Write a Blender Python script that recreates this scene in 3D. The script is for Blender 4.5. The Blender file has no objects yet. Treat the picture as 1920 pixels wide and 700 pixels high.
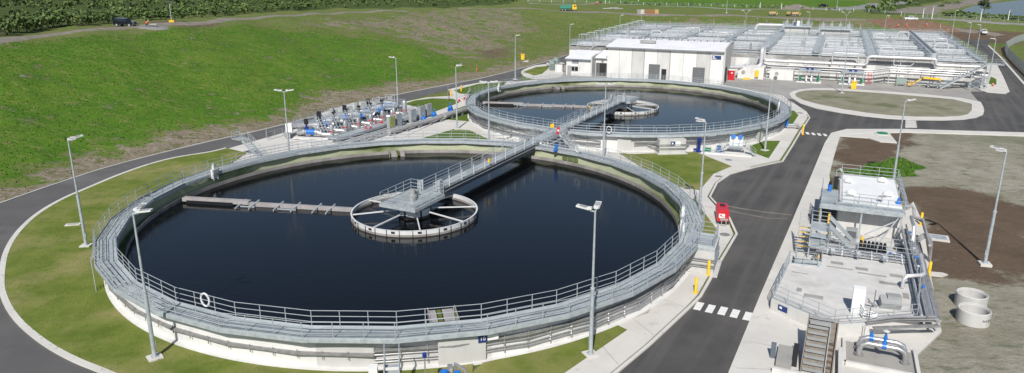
import bpy, math, random
import numpy as np
from mathutils import Vector, Matrix
random.seed(7); rng=np.random.RandomState(5)
R=math.radians; PI=math.pi; cos=math.cos; sin=math.sin
S=bpy.context.scene; col=S.collection
# ------------------------------------------------------------ camera model (surveyed from the photograph)
F=1345.3; CY=327.0; PT=0.2757; CH=23.58
cam=bpy.data.cameras.new('camera'); co=bpy.data.objects.new('camera',cam); col.objects.link(co)
cam.sensor_width=36; cam.lens=F/1920*36; cam.shift_y=-(350-CY)/1920; cam.clip_end=6000; cam.clip_start=.5
co.location=(0,0,CH); co.rotation_euler=(PI/2-PT,0,0); S.camera=co
# ------------------------------------------------------------ terrain
FOOT=[(-95,-60),(-75,20),(-62,50),(-54,72),(-50.4,86.7),(-38.5,106.3),(-26.2,135.3),(-1.6,174.6),(14.5,208.5),(36,252),(52,285),(120,262),(170,257),(260,262),(600,300)]
CREST=[(-170,-60,12),(-130,40,12),(-100,95,12),(-90,128,12),(-84,159,12.2),(-75,216,11),(-52,277,9),(0,352,6),(84,338,4.5),(147,312,4.5),(200,300,4),(300,320,2.5),(600,380,2.5)]
def seg_d(P,A,B):
    d=B-A; t=np.clip(((P-A)@d)/(d@d),0,1); q=A+t[:,None]*d
    return np.hypot(P[:,0]-q[:,0],P[:,1]-q[:,1]),t
def inpoly(P,poly):
    x,y=P[:,0],P[:,1]; r=np.zeros(len(P),bool); n=len(poly)
    for i in range(n):
        x0,y0=poly[i][:2]; x1,y1=poly[(i+1)%n][:2]
        if y0==y1: continue
        c=((y0>y)!=(y1>y))&(x<(x1-x0)*(y-y0)/(y1-y0)+x0); r^=c
    return r
FP=FOOT+[(600,-2000),(-95,-2000)]
CP=[c[:2] for c in CREST]+[(3000,380),(3000,-2000),(-170,-2000)]
FP2=FOOT+[(3000,300),(3000,-2000),(-95,-2000)]
def hgt(P):
    P=np.asarray(P,float).reshape(-1,2)
    df=np.full(len(P),1e9)
    for a,b in zip(FOOT,FOOT[1:]):
        d,_=seg_d(P,np.array(a,float),np.array(b,float)); df=np.minimum(df,d)
    dc=np.full(len(P),1e9); hc=np.zeros(len(P))
    for a,b in zip(CREST,CREST[1:]):
        d,t=seg_d(P,np.array(a[:2],float),np.array(b[:2],float)); m=d<dc
        dc=np.where(m,d,dc); hc=np.where(m,a[2]+(b[2]-a[2])*t,hc)
    t=df/(df+dc+1e-6); t=np.clip((t-.04)/.96,0,1)
    s=t*t*(3-2*t)*.45+t*.55
    h=hc*s
    out=~inpoly(P,CP)
    h=np.where(out,hc,h)
    h=np.where(inpoly(P,FP2),0,h)
    und=.35*np.sin(P[:,0]*.11+1.3)*np.sin(P[:,1]*.093)+.2*np.sin(P[:,0]*.27+P[:,1]*.21)
    return h+und*np.clip(h/4,0,1)
def ray(px,py):
    u=(px-960)/F; v=(CY-py)/F
    return np.array([u,cos(PT)+v*sin(PT),-sin(PT)+v*cos(PT)])
def G0(px,py,z=0.):
    d=ray(px,py); t=(z-CH)/d[2]; return (float(d[0]*t),float(d[1]*t))
TS=np.concatenate([np.arange(20,420,1.0),np.arange(420,1600,8.0)])
def G(px,py):
    d=ray(px,py); X=d[None,:2]*TS[:,None]; z=CH+d[2]*TS; h=hgt(X)
    i=int(np.argmax(z<h))
    if i==0: t=TS[-1]
    else:
        a=z[i-1]-h[i-1]; b=z[i]-h[i]; t=TS[i-1]+(TS[i]-TS[i-1])*a/(a-b)
    return Vector((float(d[0]*t),float(d[1]*t),float(CH+d[2]*t)))
def hz(x,y): return float(hgt([(x,y)])[0])
# ------------------------------------------------------------ node materials
def mat(name,c,rough=.7,metal=0,c2=None,scale=1.5,c3=None,scale3=.2,bump=0,bscale=30,detail=6,thr=(.35,.65),thr3=(.45,.6),spec=.5,stretch=None,coat=0):
    m=bpy.data.materials.new(name); m.use_nodes=True; nt=m.node_tree; N=nt.nodes; L=nt.links
    b=N['Principled BSDF']; b.inputs['Roughness'].default_value=rough; b.inputs['Metallic'].default_value=metal
    b.inputs['Specular IOR Level'].default_value=spec
    if coat: b.inputs['Coat Weight'].default_value=coat
    tc=N.new('ShaderNodeTexCoord'); src=tc.outputs['Object']
    if stretch:
        mp=N.new('ShaderNodeMapping'); mp.inputs['Scale'].default_value=stretch; L.new(src,mp.inputs[0]); src=mp.outputs[0]
    def noise(sc,d=detail):
        n=N.new('ShaderNodeTexNoise'); n.inputs['Scale'].default_value=sc; n.inputs['Detail'].default_value=d; n.inputs['Roughness'].default_value=.62; L.new(src,n.inputs['Vector']); return n.outputs['Fac']
    def ramp(f,t):
        r=N.new('ShaderNodeMapRange'); r.inputs['From Min'].default_value=t[0]; r.inputs['From Max'].default_value=t[1]; L.new(f,r.inputs['Value']); return r.outputs[0]
    def mix(f,a,bb):
        x=N.new('ShaderNodeMix'); x.data_type='RGBA'; L.new(f,x.inputs['Factor'])
        for s,v in ((x.inputs['A'],a),(x.inputs['B'],bb)):
            if isinstance(v,tuple): s.default_value=(*v,1)
            else: L.new(v,s)
        return x.outputs['Result']
    if c2 is None: c2=tuple(min(1,k*.86) for k in c)
    o=mix(ramp(noise(scale),thr),c,c2)
    if c3 is not None: o=mix(ramp(noise(scale3),thr3),o,c3)
    L.new(o,b.inputs['Base Color'])
    if bump:
        bp=N.new('ShaderNodeBump'); bp.inputs['Strength'].default_value=bump; bp.inputs['Distance'].default_value=.05
        L.new(noise(bscale,4),bp.inputs['Height']); L.new(bp.outputs[0],b.inputs['Normal'])
    m['_o']=0
    return m
M={}
M['concrete']=mat('concrete',(.57,.56,.54),.85,c2=(.48,.47,.455),scale=.9,c3=(.35,.34,.315),scale3=.25,thr3=(.55,.75),bump=.15)
M['pave']=mat('pavement_concrete',(.56,.545,.51),.9,c2=(.49,.475,.445),scale=.25,c3=(.36,.345,.315),scale3=1.1,thr3=(.58,.8),bump=.1)
M['yard']=mat('yard_concrete',(.33,.32,.30),.9,c2=(.26,.25,.235),scale=.12,c3=(.20,.195,.185),scale3=.5,thr3=(.5,.75),bump=.1)
M['wallA']=mat('wall_concrete_pale',(.64,.635,.62),.85,c2=(.57,.565,.55),scale=.8,c3=(.47,.465,.45),scale3=.5,thr3=(.55,.8),stretch=(1,1,.3))
M['wallB']=mat('wall_concrete_grey',(.49,.49,.475),.85,c2=(.43,.425,.41),scale=.8,c3=(.35,.345,.33),scale3=.6,thr3=(.5,.8),stretch=(1,1,.3))
M['wallC']=mat('wall_concrete_mid',(.53,.525,.51),.85,c2=(.45,.445,.43),scale=.8,stretch=(1,1,.3))
M['algae']=mat('algae_stained_concrete',(.42,.44,.31),.9,c2=(.34,.37,.24),scale=1.2,c3=(.09,.12,.03),scale3=.12,thr3=(.52,.7),stretch=(1,1,2.5))
M['algaedark']=mat('algae_covered_concrete',(.13,.16,.06),.9,c2=(.08,.10,.035),scale=.8)
M['weir']=mat('weir_fibreglass',(.31,.29,.275),.7,c2=(.26,.245,.235),scale=1.5,c3=(.20,.19,.175),scale3=.6)
M['galv']=mat('galvanised_steel',(.45,.485,.505),.55,.25,c2=(.31,.35,.38),scale=2.5,bump=0)
M['grate']=mat('steel_grating',(.36,.405,.42),.6,.2,c2=(.28,.32,.335),scale=1.2,c3=(.43,.47,.485),scale3=.5)
M['rail']=mat('handrail_steel',(.42,.46,.485),.45,.3)
M['stain']=mat('stainless_pipe',(.55,.55,.55),.32,.65,c2=(.42,.42,.43),scale=1.5)
M['pipeg']=mat('grey_pipe',(.36,.36,.36),.55,.15,c2=(.28,.28,.28))
M['pipew']=mat('pale_lagged_pipe',(.60,.60,.61),.4,.3,c2=(.5,.5,.51),scale=.8)
M['tray']=mat('cable_tray_steel',(.30,.30,.295),.6,.3,c2=(.20,.20,.2),scale=3)
M['blue']=mat('blue_enamel',(.015,.16,.55),.35,0,c2=(.012,.12,.42),coat=.3)
M['dblue']=mat('dark_blue_enamel',(.01,.03,.22),.4)
M['black']=mat('black_paint',(.012,.013,.016),.45)
M['dark']=mat('dark_opening',(.02,.021,.023),.8)
M['dgrey']=mat('dark_grey_door',(.11,.115,.12),.6,c2=(.09,.095,.1))
M['mgrey']=mat('mid_grey_paint',(.30,.31,.31),.6)
M['white']=mat('white_paint',(.74,.75,.75),.5,c2=(.68,.69,.69),scale=.8)
M['roofw']=mat('white_steel_roofing',(.74,.74,.75),.5,c2=(.68,.68,.7),scale=.3)
M['gutter']=mat('grey_gutter_steel',(.22,.24,.27),.5)
M['cover']=mat('pale_tank_cover',(.70,.70,.70),.55,c2=(.60,.605,.61),scale=.22,c3=(.46,.47,.48),scale3=.7,thr3=(.52,.75))
M['marks']=mat('road_marking_white',(.72,.72,.70),.7,c2=(.60,.60,.58),scale=3)
M['yellow']=mat('safety_yellow',(.82,.50,.015),.5,c2=(.72,.42,.02))
M['red']=mat('red_paint',(.55,.012,.022),.4,c2=(.45,.01,.02),coat=.3)
M['orange']=mat('hivis_orange',(.85,.12,.05),.7)
M['green']=mat('green_enamel',(.01,.20,.09),.45)
M['teal']=mat('green_skip_paint',(.04,.22,.16),.6)
M['tan']=mat('dump_truck_yellow',(.50,.34,.16),.6)
M['navy']=mat('navy_sign',(.012,.035,.16),.5)
M['signw']=mat('sign_lettering_white',(.8,.8,.8),.5)
M['lgreen']=mat('pale_green_cabinet',(.25,.32,.29),.6)
M['cream']=mat('cream_cabinet',(.55,.54,.48),.6)
M['glass']=mat('dark_glass',(.015,.02,.025),.08)
M['rubber']=mat('tyre_rubber',(.02,.02,.02),.8)
M['carblack']=mat('dark_car_paint',(.012,.016,.028),.25,.3,coat=.5)
M['carwhite']=mat('white_car_paint',(.72,.73,.74),.3,coat=.5)
M['cyan']=mat('light_blue_plastic',(.03,.40,.60),.4)
M['rust2']=mat('weathered_brown_steel',(.24,.21,.18),.6,.2,c2=(.17,.145,.12),scale=3)
M['rust']=mat('rusty_steel',(.14,.10,.065),.7,c2=(.08,.07,.06),scale=6)
M['wood']=mat('pallet_wood',(.30,.16,.07),.8,c2=(.2,.11,.05))
M['skin']=mat('skin',(.4,.24,.17),.6); M['trouser']=mat('dark_work_trousers',(.03,.035,.05),.9)
M['lamp']=mat('lamp_head_pale',(.62,.63,.63),.5); M['lens']=mat('lamp_lens',(.35,.36,.36),.2)
M['scum']=mat('pinkish_grey_channel',(.34,.32,.315),.6,c2=(.27,.255,.25),scale=1.2)
M['alg2']=mat('bright_algae',(.14,.16,.02),.9,c2=(.06,.08,.01),scale=3)
M['lime']=mat('lime_edge',(.45,.50,.16),.8,c2=(.2,.23,.08),scale=5)
def leaf(n,a,b,c=None):
    m=mat(n,a,.75,c2=b,scale=.35,c3=c,scale3=2.2,thr3=(.45,.6),thr=(.4,.6),spec=.2)
    return m
M['leafA']=leaf('scrub_leaves',(.075,.125,.035),(.13,.165,.06),(.05,.09,.03))
M['leafB']=leaf('shrub_leaves_bright',(.10,.17,.04),(.16,.20,.07),(.07,.12,.035))
M['leafD']=leaf('dark_leaves',(.03,.05,.02),(.045,.07,.025))
M['bark']=mat('bark',(.10,.08,.06),.9)
def asphalt():
    m=mat('asphalt',(.062,.061,.06),.85,c2=(.046,.045,.046),scale=.35,c3=(.085,.08,.075),scale3=.16,thr3=(.42,.66),bump=.2,bscale=60)
    nt=m.node_tree;N=nt.nodes;L=nt.links;b=N['Principled BSDF']; old=b.inputs['Base Color'].links[0].from_socket
    tc=N.new('ShaderNodeTexCoord'); a=N.new('ShaderNodeMapping'); a.inputs['Rotation'].default_value=(0,0,R(-62)); L.new(tc.outputs['Object'],a.inputs[0]); c=N.new('ShaderNodeMapping'); c.inputs['Scale'].default_value=(.035,.8,1); L.new(a.outputs[0],c.inputs[0])
    n=N.new('ShaderNodeTexNoise'); n.inputs['Scale'].default_value=1; n.inputs['Detail'].default_value=5; L.new(c.outputs[0],n.inputs['Vector']); r=N.new('ShaderNodeMapRange'); r.inputs['From Min'].default_value=.42; r.inputs['From Max'].default_value=.68; r.inputs['To Max'].default_value=.75; L.new(n.outputs['Fac'],r.inputs['Value'])
    x=N.new('ShaderNodeMix'); x.data_type='RGBA'; L.new(r.outputs[0],x.inputs['Factor']); L.new(old,x.inputs['A']); x.inputs['B'].default_value=(.105,.10,.093,1); L.new(x.outputs['Result'],b.inputs['Base Color']); return m
M['asphalt']=asphalt(); M['asphaltg']=mat('worn_asphalt',(.10,.098,.097),.85,c2=(.08,.078,.078),scale=.25,c3=(.14,.138,.132),scale3=.08,thr3=(.5,.72),bump=.2,bscale=60)
M['track']=mat('gravel_track',(.22,.195,.165),.95,c2=(.15,.13,.105),scale=.5)
M['gravel']=mat('pale_gravel',(.24,.24,.235),.95,c2=(.17,.17,.16),scale=1)
M['soilpile']=mat('tilled_red_brown_soil',(.21,.125,.08),.95,c2=(.13,.08,.05),scale=.7,bump=1,bscale=2)
M['lawn']=mat('mown_lawn',(.15,.18,.04),.95,c2=(.09,.13,.022),scale=.45,c3=(.25,.225,.10),scale3=.17,thr3=(.46,.70),bump=.8,bscale=9,spec=.1)
M['lawng']=mat('green_lawn',(.095,.145,.025),.95,c2=(.07,.12,.02),scale=.3,c3=(.15,.17,.05),scale3=.5,thr3=(.55,.75),bump=.5,bscale=20,spec=.1)
M['island']=mat('sparse_grass_soil',(.25,.235,.18),.95,c2=(.18,.18,.125),scale=.4,c3=(.12,.135,.07),scale3=.15,thr3=(.52,.66),spec=.1,bump=.4,bscale=8)
M['fencem']=mat('grey_fence',(.36,.42,.41),.6)
M['plowed']=M['soilpile']
def water_mat():
    m=bpy.data.materials.new('dark_water'); m.use_nodes=True; nt=m.node_tree; N=nt.nodes; L=nt.links; b=N['Principled BSDF']
    b.inputs['Base Color'].default_value=(.003,.0033,.0042,1); b.inputs['Roughness'].default_value=.045; b.inputs['IOR'].default_value=1.33
    tc=N.new('ShaderNodeTexCoord'); mp=N.new('ShaderNodeMapping'); mp.inputs['Scale'].default_value=(.55,1.6,1); mp.inputs['Rotation'].default_value=(0,0,R(8)); L.new(tc.outputs['Object'],mp.inputs[0])
    n=N.new('ShaderNodeTexNoise'); n.inputs['Scale'].default_value=1.7; n.inputs['Detail'].default_value=5; n.inputs['Roughness'].default_value=.6; L.new(mp.outputs[0],n.inputs['Vector'])
    bp=N.new('ShaderNodeBump'); bp.inputs['Strength'].default_value=.30; bp.inputs['Distance'].default_value=.035; L.new(n.outputs['Fac'],bp.inputs['Height']); L.new(bp.outputs[0],b.inputs['Normal'])
    return m
M['water']=water_mat()
# ------------------------------------------------------------ mesh builder
class MB:
    def __init__(s): s.v=[]; s.f=[]; s.s=[]; s.m=[]; s.mi=0
    def add(s,vs,fs,sm=False):
        o=len(s.v); s.v+= [tuple(v) for v in vs]
        for f in fs: s.f.append(tuple(i+o for i in f)); s.s.append(sm); s.m.append(s.mi)
        return s
    def box(s,c,d,rz=0,ry=0,rx=0):
        h=[k/2 for k in d]; E=Matrix.Rotation(rz,3,'Z')@Matrix.Rotation(ry,3,'Y')@Matrix.Rotation(rx,3,'X'); c=Vector(c)
        vs=[c+E@Vector((x*h[0],y*h[1],z*h[2])) for z in(-1,1) for y in(-1,1) for x in(-1,1)]
        return s.add(vs,[(0,2,3,1),(4,5,7,6),(0,1,5,4),(2,6,7,3),(0,4,6,2),(1,3,7,5)])
    def bar(s,a,b,w,h):
        a=Vector(a);b=Vector(b);d=b-a; l=d.length
        if l<1e-6: return s
        rz=math.atan2(d.y,d.x); ry=-math.atan2(d.z,math.hypot(d.x,d.y))
        return s.box((a+b)/2,(l,w,h),rz,ry)
    def cone(s,a,b,r0,r1,n=8,caps=True):
        a=Vector(a);b=Vector(b);d=(b-a).normalized(); u=d.orthogonal().normalized(); w=d.cross(u)
        vs=[]
        for c,r in((a,r0),(b,r1)):
            for i in range(n):
                t=2*PI*i/n; vs.append(c+u*(r*cos(t))+w*(r*sin(t)))
        s.add(vs,[(i,(i+1)%n,n+(i+1)%n,n+i) for i in range(n)],n>5)
        if caps:
            s.add(vs[:n],[tuple(range(n))[::-1]]); s.add(vs[n:],[tuple(range(n))])
        return s
    def tube(s,pts,r,n=8,closed=False,caps=True):
        P=[Vector(p) for p in pts]; m=len(P); vs=[]; pu=None
        for i,p in enumerate(P):
            if closed: d=(P[(i+1)%m]-P[i-1])
            else: d=(P[min(i+1,m-1)]-P[max(i-1,0)])
            d.normalize()
            if pu is None:
                pu=d.cross(Vector((0,0,1)))
                if pu.length<1e-3: pu=Vector((1,0,0))
            u=(pu-d*pu.dot(d)).normalized(); pu=u; w=d.cross(u)
            k=1.
            if 0<i<m-1 or closed:
                a=(P[i]-P[i-1]).normalized(); k=1/max(.5,abs(a.dot(d)))
            for j in range(n):
                t=2*PI*(j+.5)/n; vs.append(p+(u*cos(t)*k+w*sin(t))*r)
        fs=[]; q=m if closed else m-1
        for i in range(q):
            i2=(i+1)%m
            for j in range(n): fs.append((i*n+j,i*n+(j+1)%n,i2*n+(j+1)%n,i2*n+j))
        s.add(vs,fs,n>5)
        if caps and not closed: s.add(vs[:n],[tuple(range(n))[::-1]]); s.add(vs[-n:],[tuple(range(n))])
        return s
    def prism(s,poly,z0,z1,bottom=False):
        n=len(poly); a=sum(poly[i][0]*poly[(i+1)%n][1]-poly[(i+1)%n][0]*poly[i][1] for i in range(n))
        if a<0: poly=poly[::-1]
        vs=[(p[0],p[1],z0) for p in poly]+[(p[0],p[1],z1) for p in poly]
        fs=[(i,(i+1)%n,n+(i+1)%n,n+i) for i in range(n)]+[tuple(range(n,2*n))]
        if bottom: fs.append(tuple(range(n))[::-1])
        return s.add(vs,fs)
    def lathe(s,c,prof,n=16,sm=True):
        vs=[];c=Vector(c)
        for r,z in prof:
            for i in range(n): t=2*PI*i/n; vs.append(c+Vector((r*cos(t),r*sin(t),z)))
        fs=[]
        for k in range(len(prof)-1):
            for i in range(n): fs.append((k*n+i,k*n+(i+1)%n,(k+1)*n+(i+1)%n,(k+1)*n+i))
        s.add(vs,fs,sm); return s
    def ring(s,r0,r1,z0,z1,a0=0,a1=2*PI,n=96,c=(0,0),faces='tboi',step=None):
        # annular solid; faces t top b bottom o outer i inner e ends
        full=abs(a1-a0-2*PI)<1e-6; k=n if full else n+1; vs=[]
        for i in range(k):
            t=a0+(a1-a0)*i/n
            for r,z in((r0,z0),(r1,z0),(r1,z1),(r0,z1)): vs.append((c[0]+r*cos(t),c[1]+r*sin(t),z))
        fs=[]
        for i in range(n):
            a=i*4;b=((i+1)%k)*4
            if 'b' in faces: fs.append((a,b,b+1,a+1))
            if 'o' in faces: fs.append((a+1,b+1,b+2,a+2))
            if 't' in faces: fs.append((a+2,b+2,b+3,a+3))
            if 'i' in faces: fs.append((a+3,b+3,b,a))
        if not full: fs+= [(0,1,2,3),tuple(n*4+j for j in(3,2,1,0))]
        return s.add(vs,fs)
    def build(s,name,m,parent=None,**kw):
        me=bpy.data.meshes.new(name); me.from_pydata(s.v,[],s.f); 
        ms=m if isinstance(m,(list,tuple)) else [m]
        for x in ms: me.materials.append(M[x] if isinstance(x,str) else x)
        me.polygons.foreach_set('use_smooth',s.s)
        if len(ms)>1: me.polygons.foreach_set('material_index',s.m)
        me.update(); me.validate()
        try: me.set_sharp_from_angle(angle=R(40))
        except Exception: pass
        o=bpy.data.objects.new(name,me); col.objects.link(o)
        if parent is not None: o.parent=parent
        for k,v in kw.items(): o[k]=v
        return o
def tag(o,label,cat,group=None):
    o['label']=label; o['category']=cat
    if group: o['group']=group
    return o
def T(name,label,cat,loc=(0,0,0),rz=0,group=None):
    o=bpy.data.objects.new(name,None); o.empty_display_size=.3; col.objects.link(o); o.location=loc; o.rotation_euler=(0,0,rz)
    return tag(o,label,cat,group)
def kids(o): return [c for c in bpy.data.objects if c.parent==o]
def dup(o,loc=None,rz=None,label=None,group=None,parent=None,sc=None):
    c=o.copy(); col.objects.link(c)
    if parent is not None: c.parent=parent
    if loc is not None: c.location=loc
    if rz is not None: c.rotation_euler=(0,0,rz)
    if label: c['label']=label
    if group: c['group']=group
    if sc: c.scale=sc
    for k in KIDS(o): 
        d=k.copy(); col.objects.link(d); d.parent=c
        for g in KIDS(k):
            e=g.copy(); col.objects.link(e); e.parent=d
    return c
def KIDS(o): return list(o.children)
def struct(name,mb,m,kind='structure'):
    o=mb.build(name,m); o['kind']=kind; return o
def text(s,size,m,parent,loc,rot,depth=.01,name='lettering'):
    cu=bpy.data.curves.new(name,'FONT'); cu.body=s; cu.size=size; cu.extrude=depth; cu.align_x='CENTER'; cu.align_y='CENTER'; cu.resolution_u=2
    t=bpy.data.objects.new('tmp',cu); col.objects.link(t); dg=bpy.context.evaluated_depsgraph_get(); dg.update()
    me=bpy.data.meshes.new_from_object(t.evaluated_get(dg)); bpy.data.objects.remove(t)
    me.materials.clear(); me.materials.append(M[m]); o=bpy.data.objects.new(name,me); col.objects.link(o); o.parent=parent; o.location=loc; o.rotation_euler=rot; return o
# railing: rails as one mesh, posts as its sub-parts. pts 3D at deck level
POSTS={}
def post_mesh(h,r=.028):
    k=(round(h,2),r)
    if k not in POSTS:
        b=MB(); b.cone((0,0,0),(0,0,h),r,r,6); b.box((0,0,.01),(.12,.12,.02)); o=b.build('post','rail'); POSTS[k]=o.data; bpy.data.objects.remove(o)
    return POSTS[k]
def railing(pts,parent,h=1.1,sp=1.9,closed=False,r=.024,name='railing',toe=True,posts=True,mat_='rail',rails=(1.,.66,.33)):
    P=[Vector(p) for p in pts]; b=MB()
    for k in rails: b.tube([p+Vector((0,0,h*k)) for p in P],r,6,closed)
    segs=list(zip(P,P[1:]+P[:1])) if closed else list(zip(P,P[1:]))
    if toe:
        for a,c in segs: b.bar(a+Vector((0,0,.06)),c+Vector((0,0,.06)),.012,.12)
    loc=[]
    for i,(a,c) in enumerate(segs):
        n=max(1,round((c-a).length/sp))
        for j in range(n): loc.append(a.lerp(c,j/n))
    if not closed: loc.append(P[-1])
    sub=parent is not None and parent.parent is None and posts
    if not sub:
        for p in loc: b.cone(p,p+Vector((0,0,h)),r*1.2,r*1.2,5)
    o=b.build(name,mat_,parent)
    if sub:
        me=post_mesh(h)
        for p in loc[:100]:
            q=bpy.data.objects.new('post',me); col.objects.link(q); q.parent=o; q.location=p
    return o
# ============================================================ SETTING
def ax(segs):
    o=[]
    for a,b,st in segs: o+=list(np.arange(a,b,st))
    return np.array(o)
XS=np.concatenate([-np.geomspace(3000,200,22),ax([(-199,-110,4),(-110,-64,1.6),(-64,20,1.3),(20,76,1.0),(76,180,2.5),(180,420,6)]),np.geomspace(420,3000,16)])
YS=np.concatenate([ax([(-200,20,20),(20,40,3),(40,150,1.1),(150,280,1.8),(280,380,2.5),(380,700,8)]),np.geomspace(700,4000,18)])
GX,GY=np.meshgrid(XS,YS); PP=np.stack([GX.ravel(),GY.ravel()],1); HH=hgt(PP)
inside=inpoly(PP,FP2); Z=np.where(inside,-.02,HH)
def W(pix): return [tuple(G(*p)[:2]) for p in pix]
def W0(pix,z=0.): return [G0(p[0],p[1],z) for p in pix]
nj=.8*np.sin(PP[:,0]*.9+1.1*np.sin(PP[:,1]*.7))+.8*np.sin(PP[:,1]*1.1+1.3*np.sin(PP[:,0]*.5))
def maskpoly(poly,soft=2.5,jit=1.):
    ins=inpoly(PP,poly); d=np.full(len(PP),1e9)
    xs=[p[0] for p in poly]; ys=[p[1] for p in poly]
    n=len(poly)
    for i in range(n):
        a=np.array(poly[i][:2],float); b=np.array(poly[(i+1)%n][:2],float)
        if np.hypot(*(b-a))<1e-6: continue
        dd,_=seg_d(PP,a,b); d=np.minimum(d,dd)
    sd=np.where(ins,d,-d)+nj*jit
    return np.clip(.5+sd/(2*soft),0,1)
bare=maskpoly(W([(-40,372),(60,338),(120,310),(200,282),(300,255),(380,240),(440,234),(500,232),(540,215),(560,196),(620,176),(690,166),(770,150),(800,158),(860,140),(960,120),(1060,98),(1060,108),(950,138),(700,190),(480,252),(200,316),(-40,398)]),2.2,1.2)
bare=np.maximum(bare,.7*maskpoly(W([(480,236),(560,198),(600,168),(700,165),(770,152),(750,172),(700,186),(560,226)]),2,1))
bare=np.maximum(bare,.62*maskpoly(W([(690,34),(780,22),(900,16),(985,22),(1000,50),(975,85),(962,112),(880,112),(835,100),(800,85),(750,70),(700,55),(600,52),(560,42)]),6,2))
bare=np.maximum(bare,.55*maskpoly(W([(1040,95),(1120,68),(1220,48),(1300,40),(1310,36),(1500,42),(1640,40),(1640,60),(1400,62),(1215,52),(1080,85),(1050,105)]),4,1.5))
bare=np.maximum(bare,.75*maskpoly(W([(1270,36),(1320,36),(1325,60),(1262,60)]),3,1))
brown=maskpoly(W0([(1557,320),(1566,285),(1578,252),(1700,245),(1712,262),(1680,290),(1690,318),(1640,345),(1700,352),(1760,345),(1830,360),(1905,378),(1960,388),(1960,530),(1900,526),(1800,524),(1744,520),(1736,500),(1726,430),(1700,380),(1560,345)]),1.5,1.0)
brown=np.maximum(brown,maskpoly(W([(1870,88),(1885,86),(1925,128),(1925,175),(1890,130)]),1.2,.5))
brown=np.maximum(brown,maskpoly(W([(1700,60),(1740,50),(1920,62),(1920,85),(1870,82),(1760,70)]),3,1.5))
dk=maskpoly(W([(205,46),(430,44),(400,51),(340,52),(320,47)]),1.5,.6)*.7
dk=np.maximum(dk,maskpoly(W([(885,95),(960,88),(960,108),(905,112)]),1.5,.8)*.6)
brown=np.maximum(brown,dk)
vivid=maskpoly(W([(0,80),(120,75),(300,58),(470,48),(560,60),(700,72),(800,92),(850,112),(860,140),(770,148),(690,164),(600,170),(540,205),(440,230),(300,252),(120,305),(0,345),(-60,360),(-60,90)]),5,2.5)
vivid=np.maximum(vivid,maskpoly(W([(1040,-4),(1300,-6),(1625,2),(1628,11),(1560,13),(1300,15),(1170,9)]),5,1))
vivid=np.maximum(vivid,.85*maskpoly(W([(1290,44),(1360,42),(1440,46),(1460,58),(1300,60)]),3,1))
vivid=np.maximum(vivid,maskpoly(W([(1640,44),(1660,46),(1710,58),(1640,60)]),1.5,1))
vivid=np.maximum(vivid,maskpoly(W([(1855,75),(1895,66),(1920,60),(1895,74),(1878,88),(1858,84)]),1.5,.5))
vivid=np.maximum(vivid,maskpoly(W([(1700,14),(1740,12),(1735,28),(1700,32),(1690,26)]),4,1))
vivid=np.maximum(vivid,maskpoly(W0([(1628,318),(1645,305),(1680,296),(1700,300),(1722,312),(1708,330),(1660,336),(1600,326),(1560,328),(1562,320)]),.7,.6)*1.0)
lot=maskpoly([G0(1560,700),G0(1712,480),G0(1556,330),G0(1560,246),G0(1700,244),(300,140),(300,0),(20,0)],.4,.0)
lot=np.where(PP[:,1]<150,lot,0)
scrub=maskpoly(W([(-300,40),(0,68),(120,50),(240,38),(330,30),(480,24),(620,16),(960,8),(960,-20),(500,-30),(0,-30),(-400,-30)]),4,1)
scrub=np.maximum(scrub,maskpoly(W([(1620,20),(1650,4),(1760,-6),(1770,2),(1700,10),(1690,28),(1630,26)]),4,1))
# channels must not fight: vivid patch on the lot wins over brown
brown=np.where(PP[:,1]<130,brown*(1-vivid),brown)
nv=len(PP); nx,ny=len(XS),len(YS)
me=bpy.data.meshes.new('ground'); ii=np.arange((ny-1)*(nx-1)); r=ii//(nx-1); c=ii%(nx-1); a=r*nx+c
me.vertices.add(nv); co3=np.stack([PP[:,0],PP[:,1],Z],1).astype(np.float32); me.vertices.foreach_set('co',co3.ravel())
me.loops.add(len(ii)*4); me.polygons.add(len(ii))
me.loops.foreach_set('vertex_index',np.stack([a,a+1,a+nx+1,a+nx],1).astype(np.int32).ravel()); me.polygons.foreach_set('loop_start',np.arange(len(ii),dtype=np.int32)*4)
me.polygons.foreach_set('use_smooth',np.ones(len(ii),bool)); me.update()
for nme,ch in(('mask',(bare,brown,vivid)),('mask2',(lot,scrub,scrub))):
    at=me.attributes.new(nme,'FLOAT_COLOR','POINT'); at.data.foreach_set('color',np.stack([*ch,np.ones(nv)],1).astype(np.float32).ravel())
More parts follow.
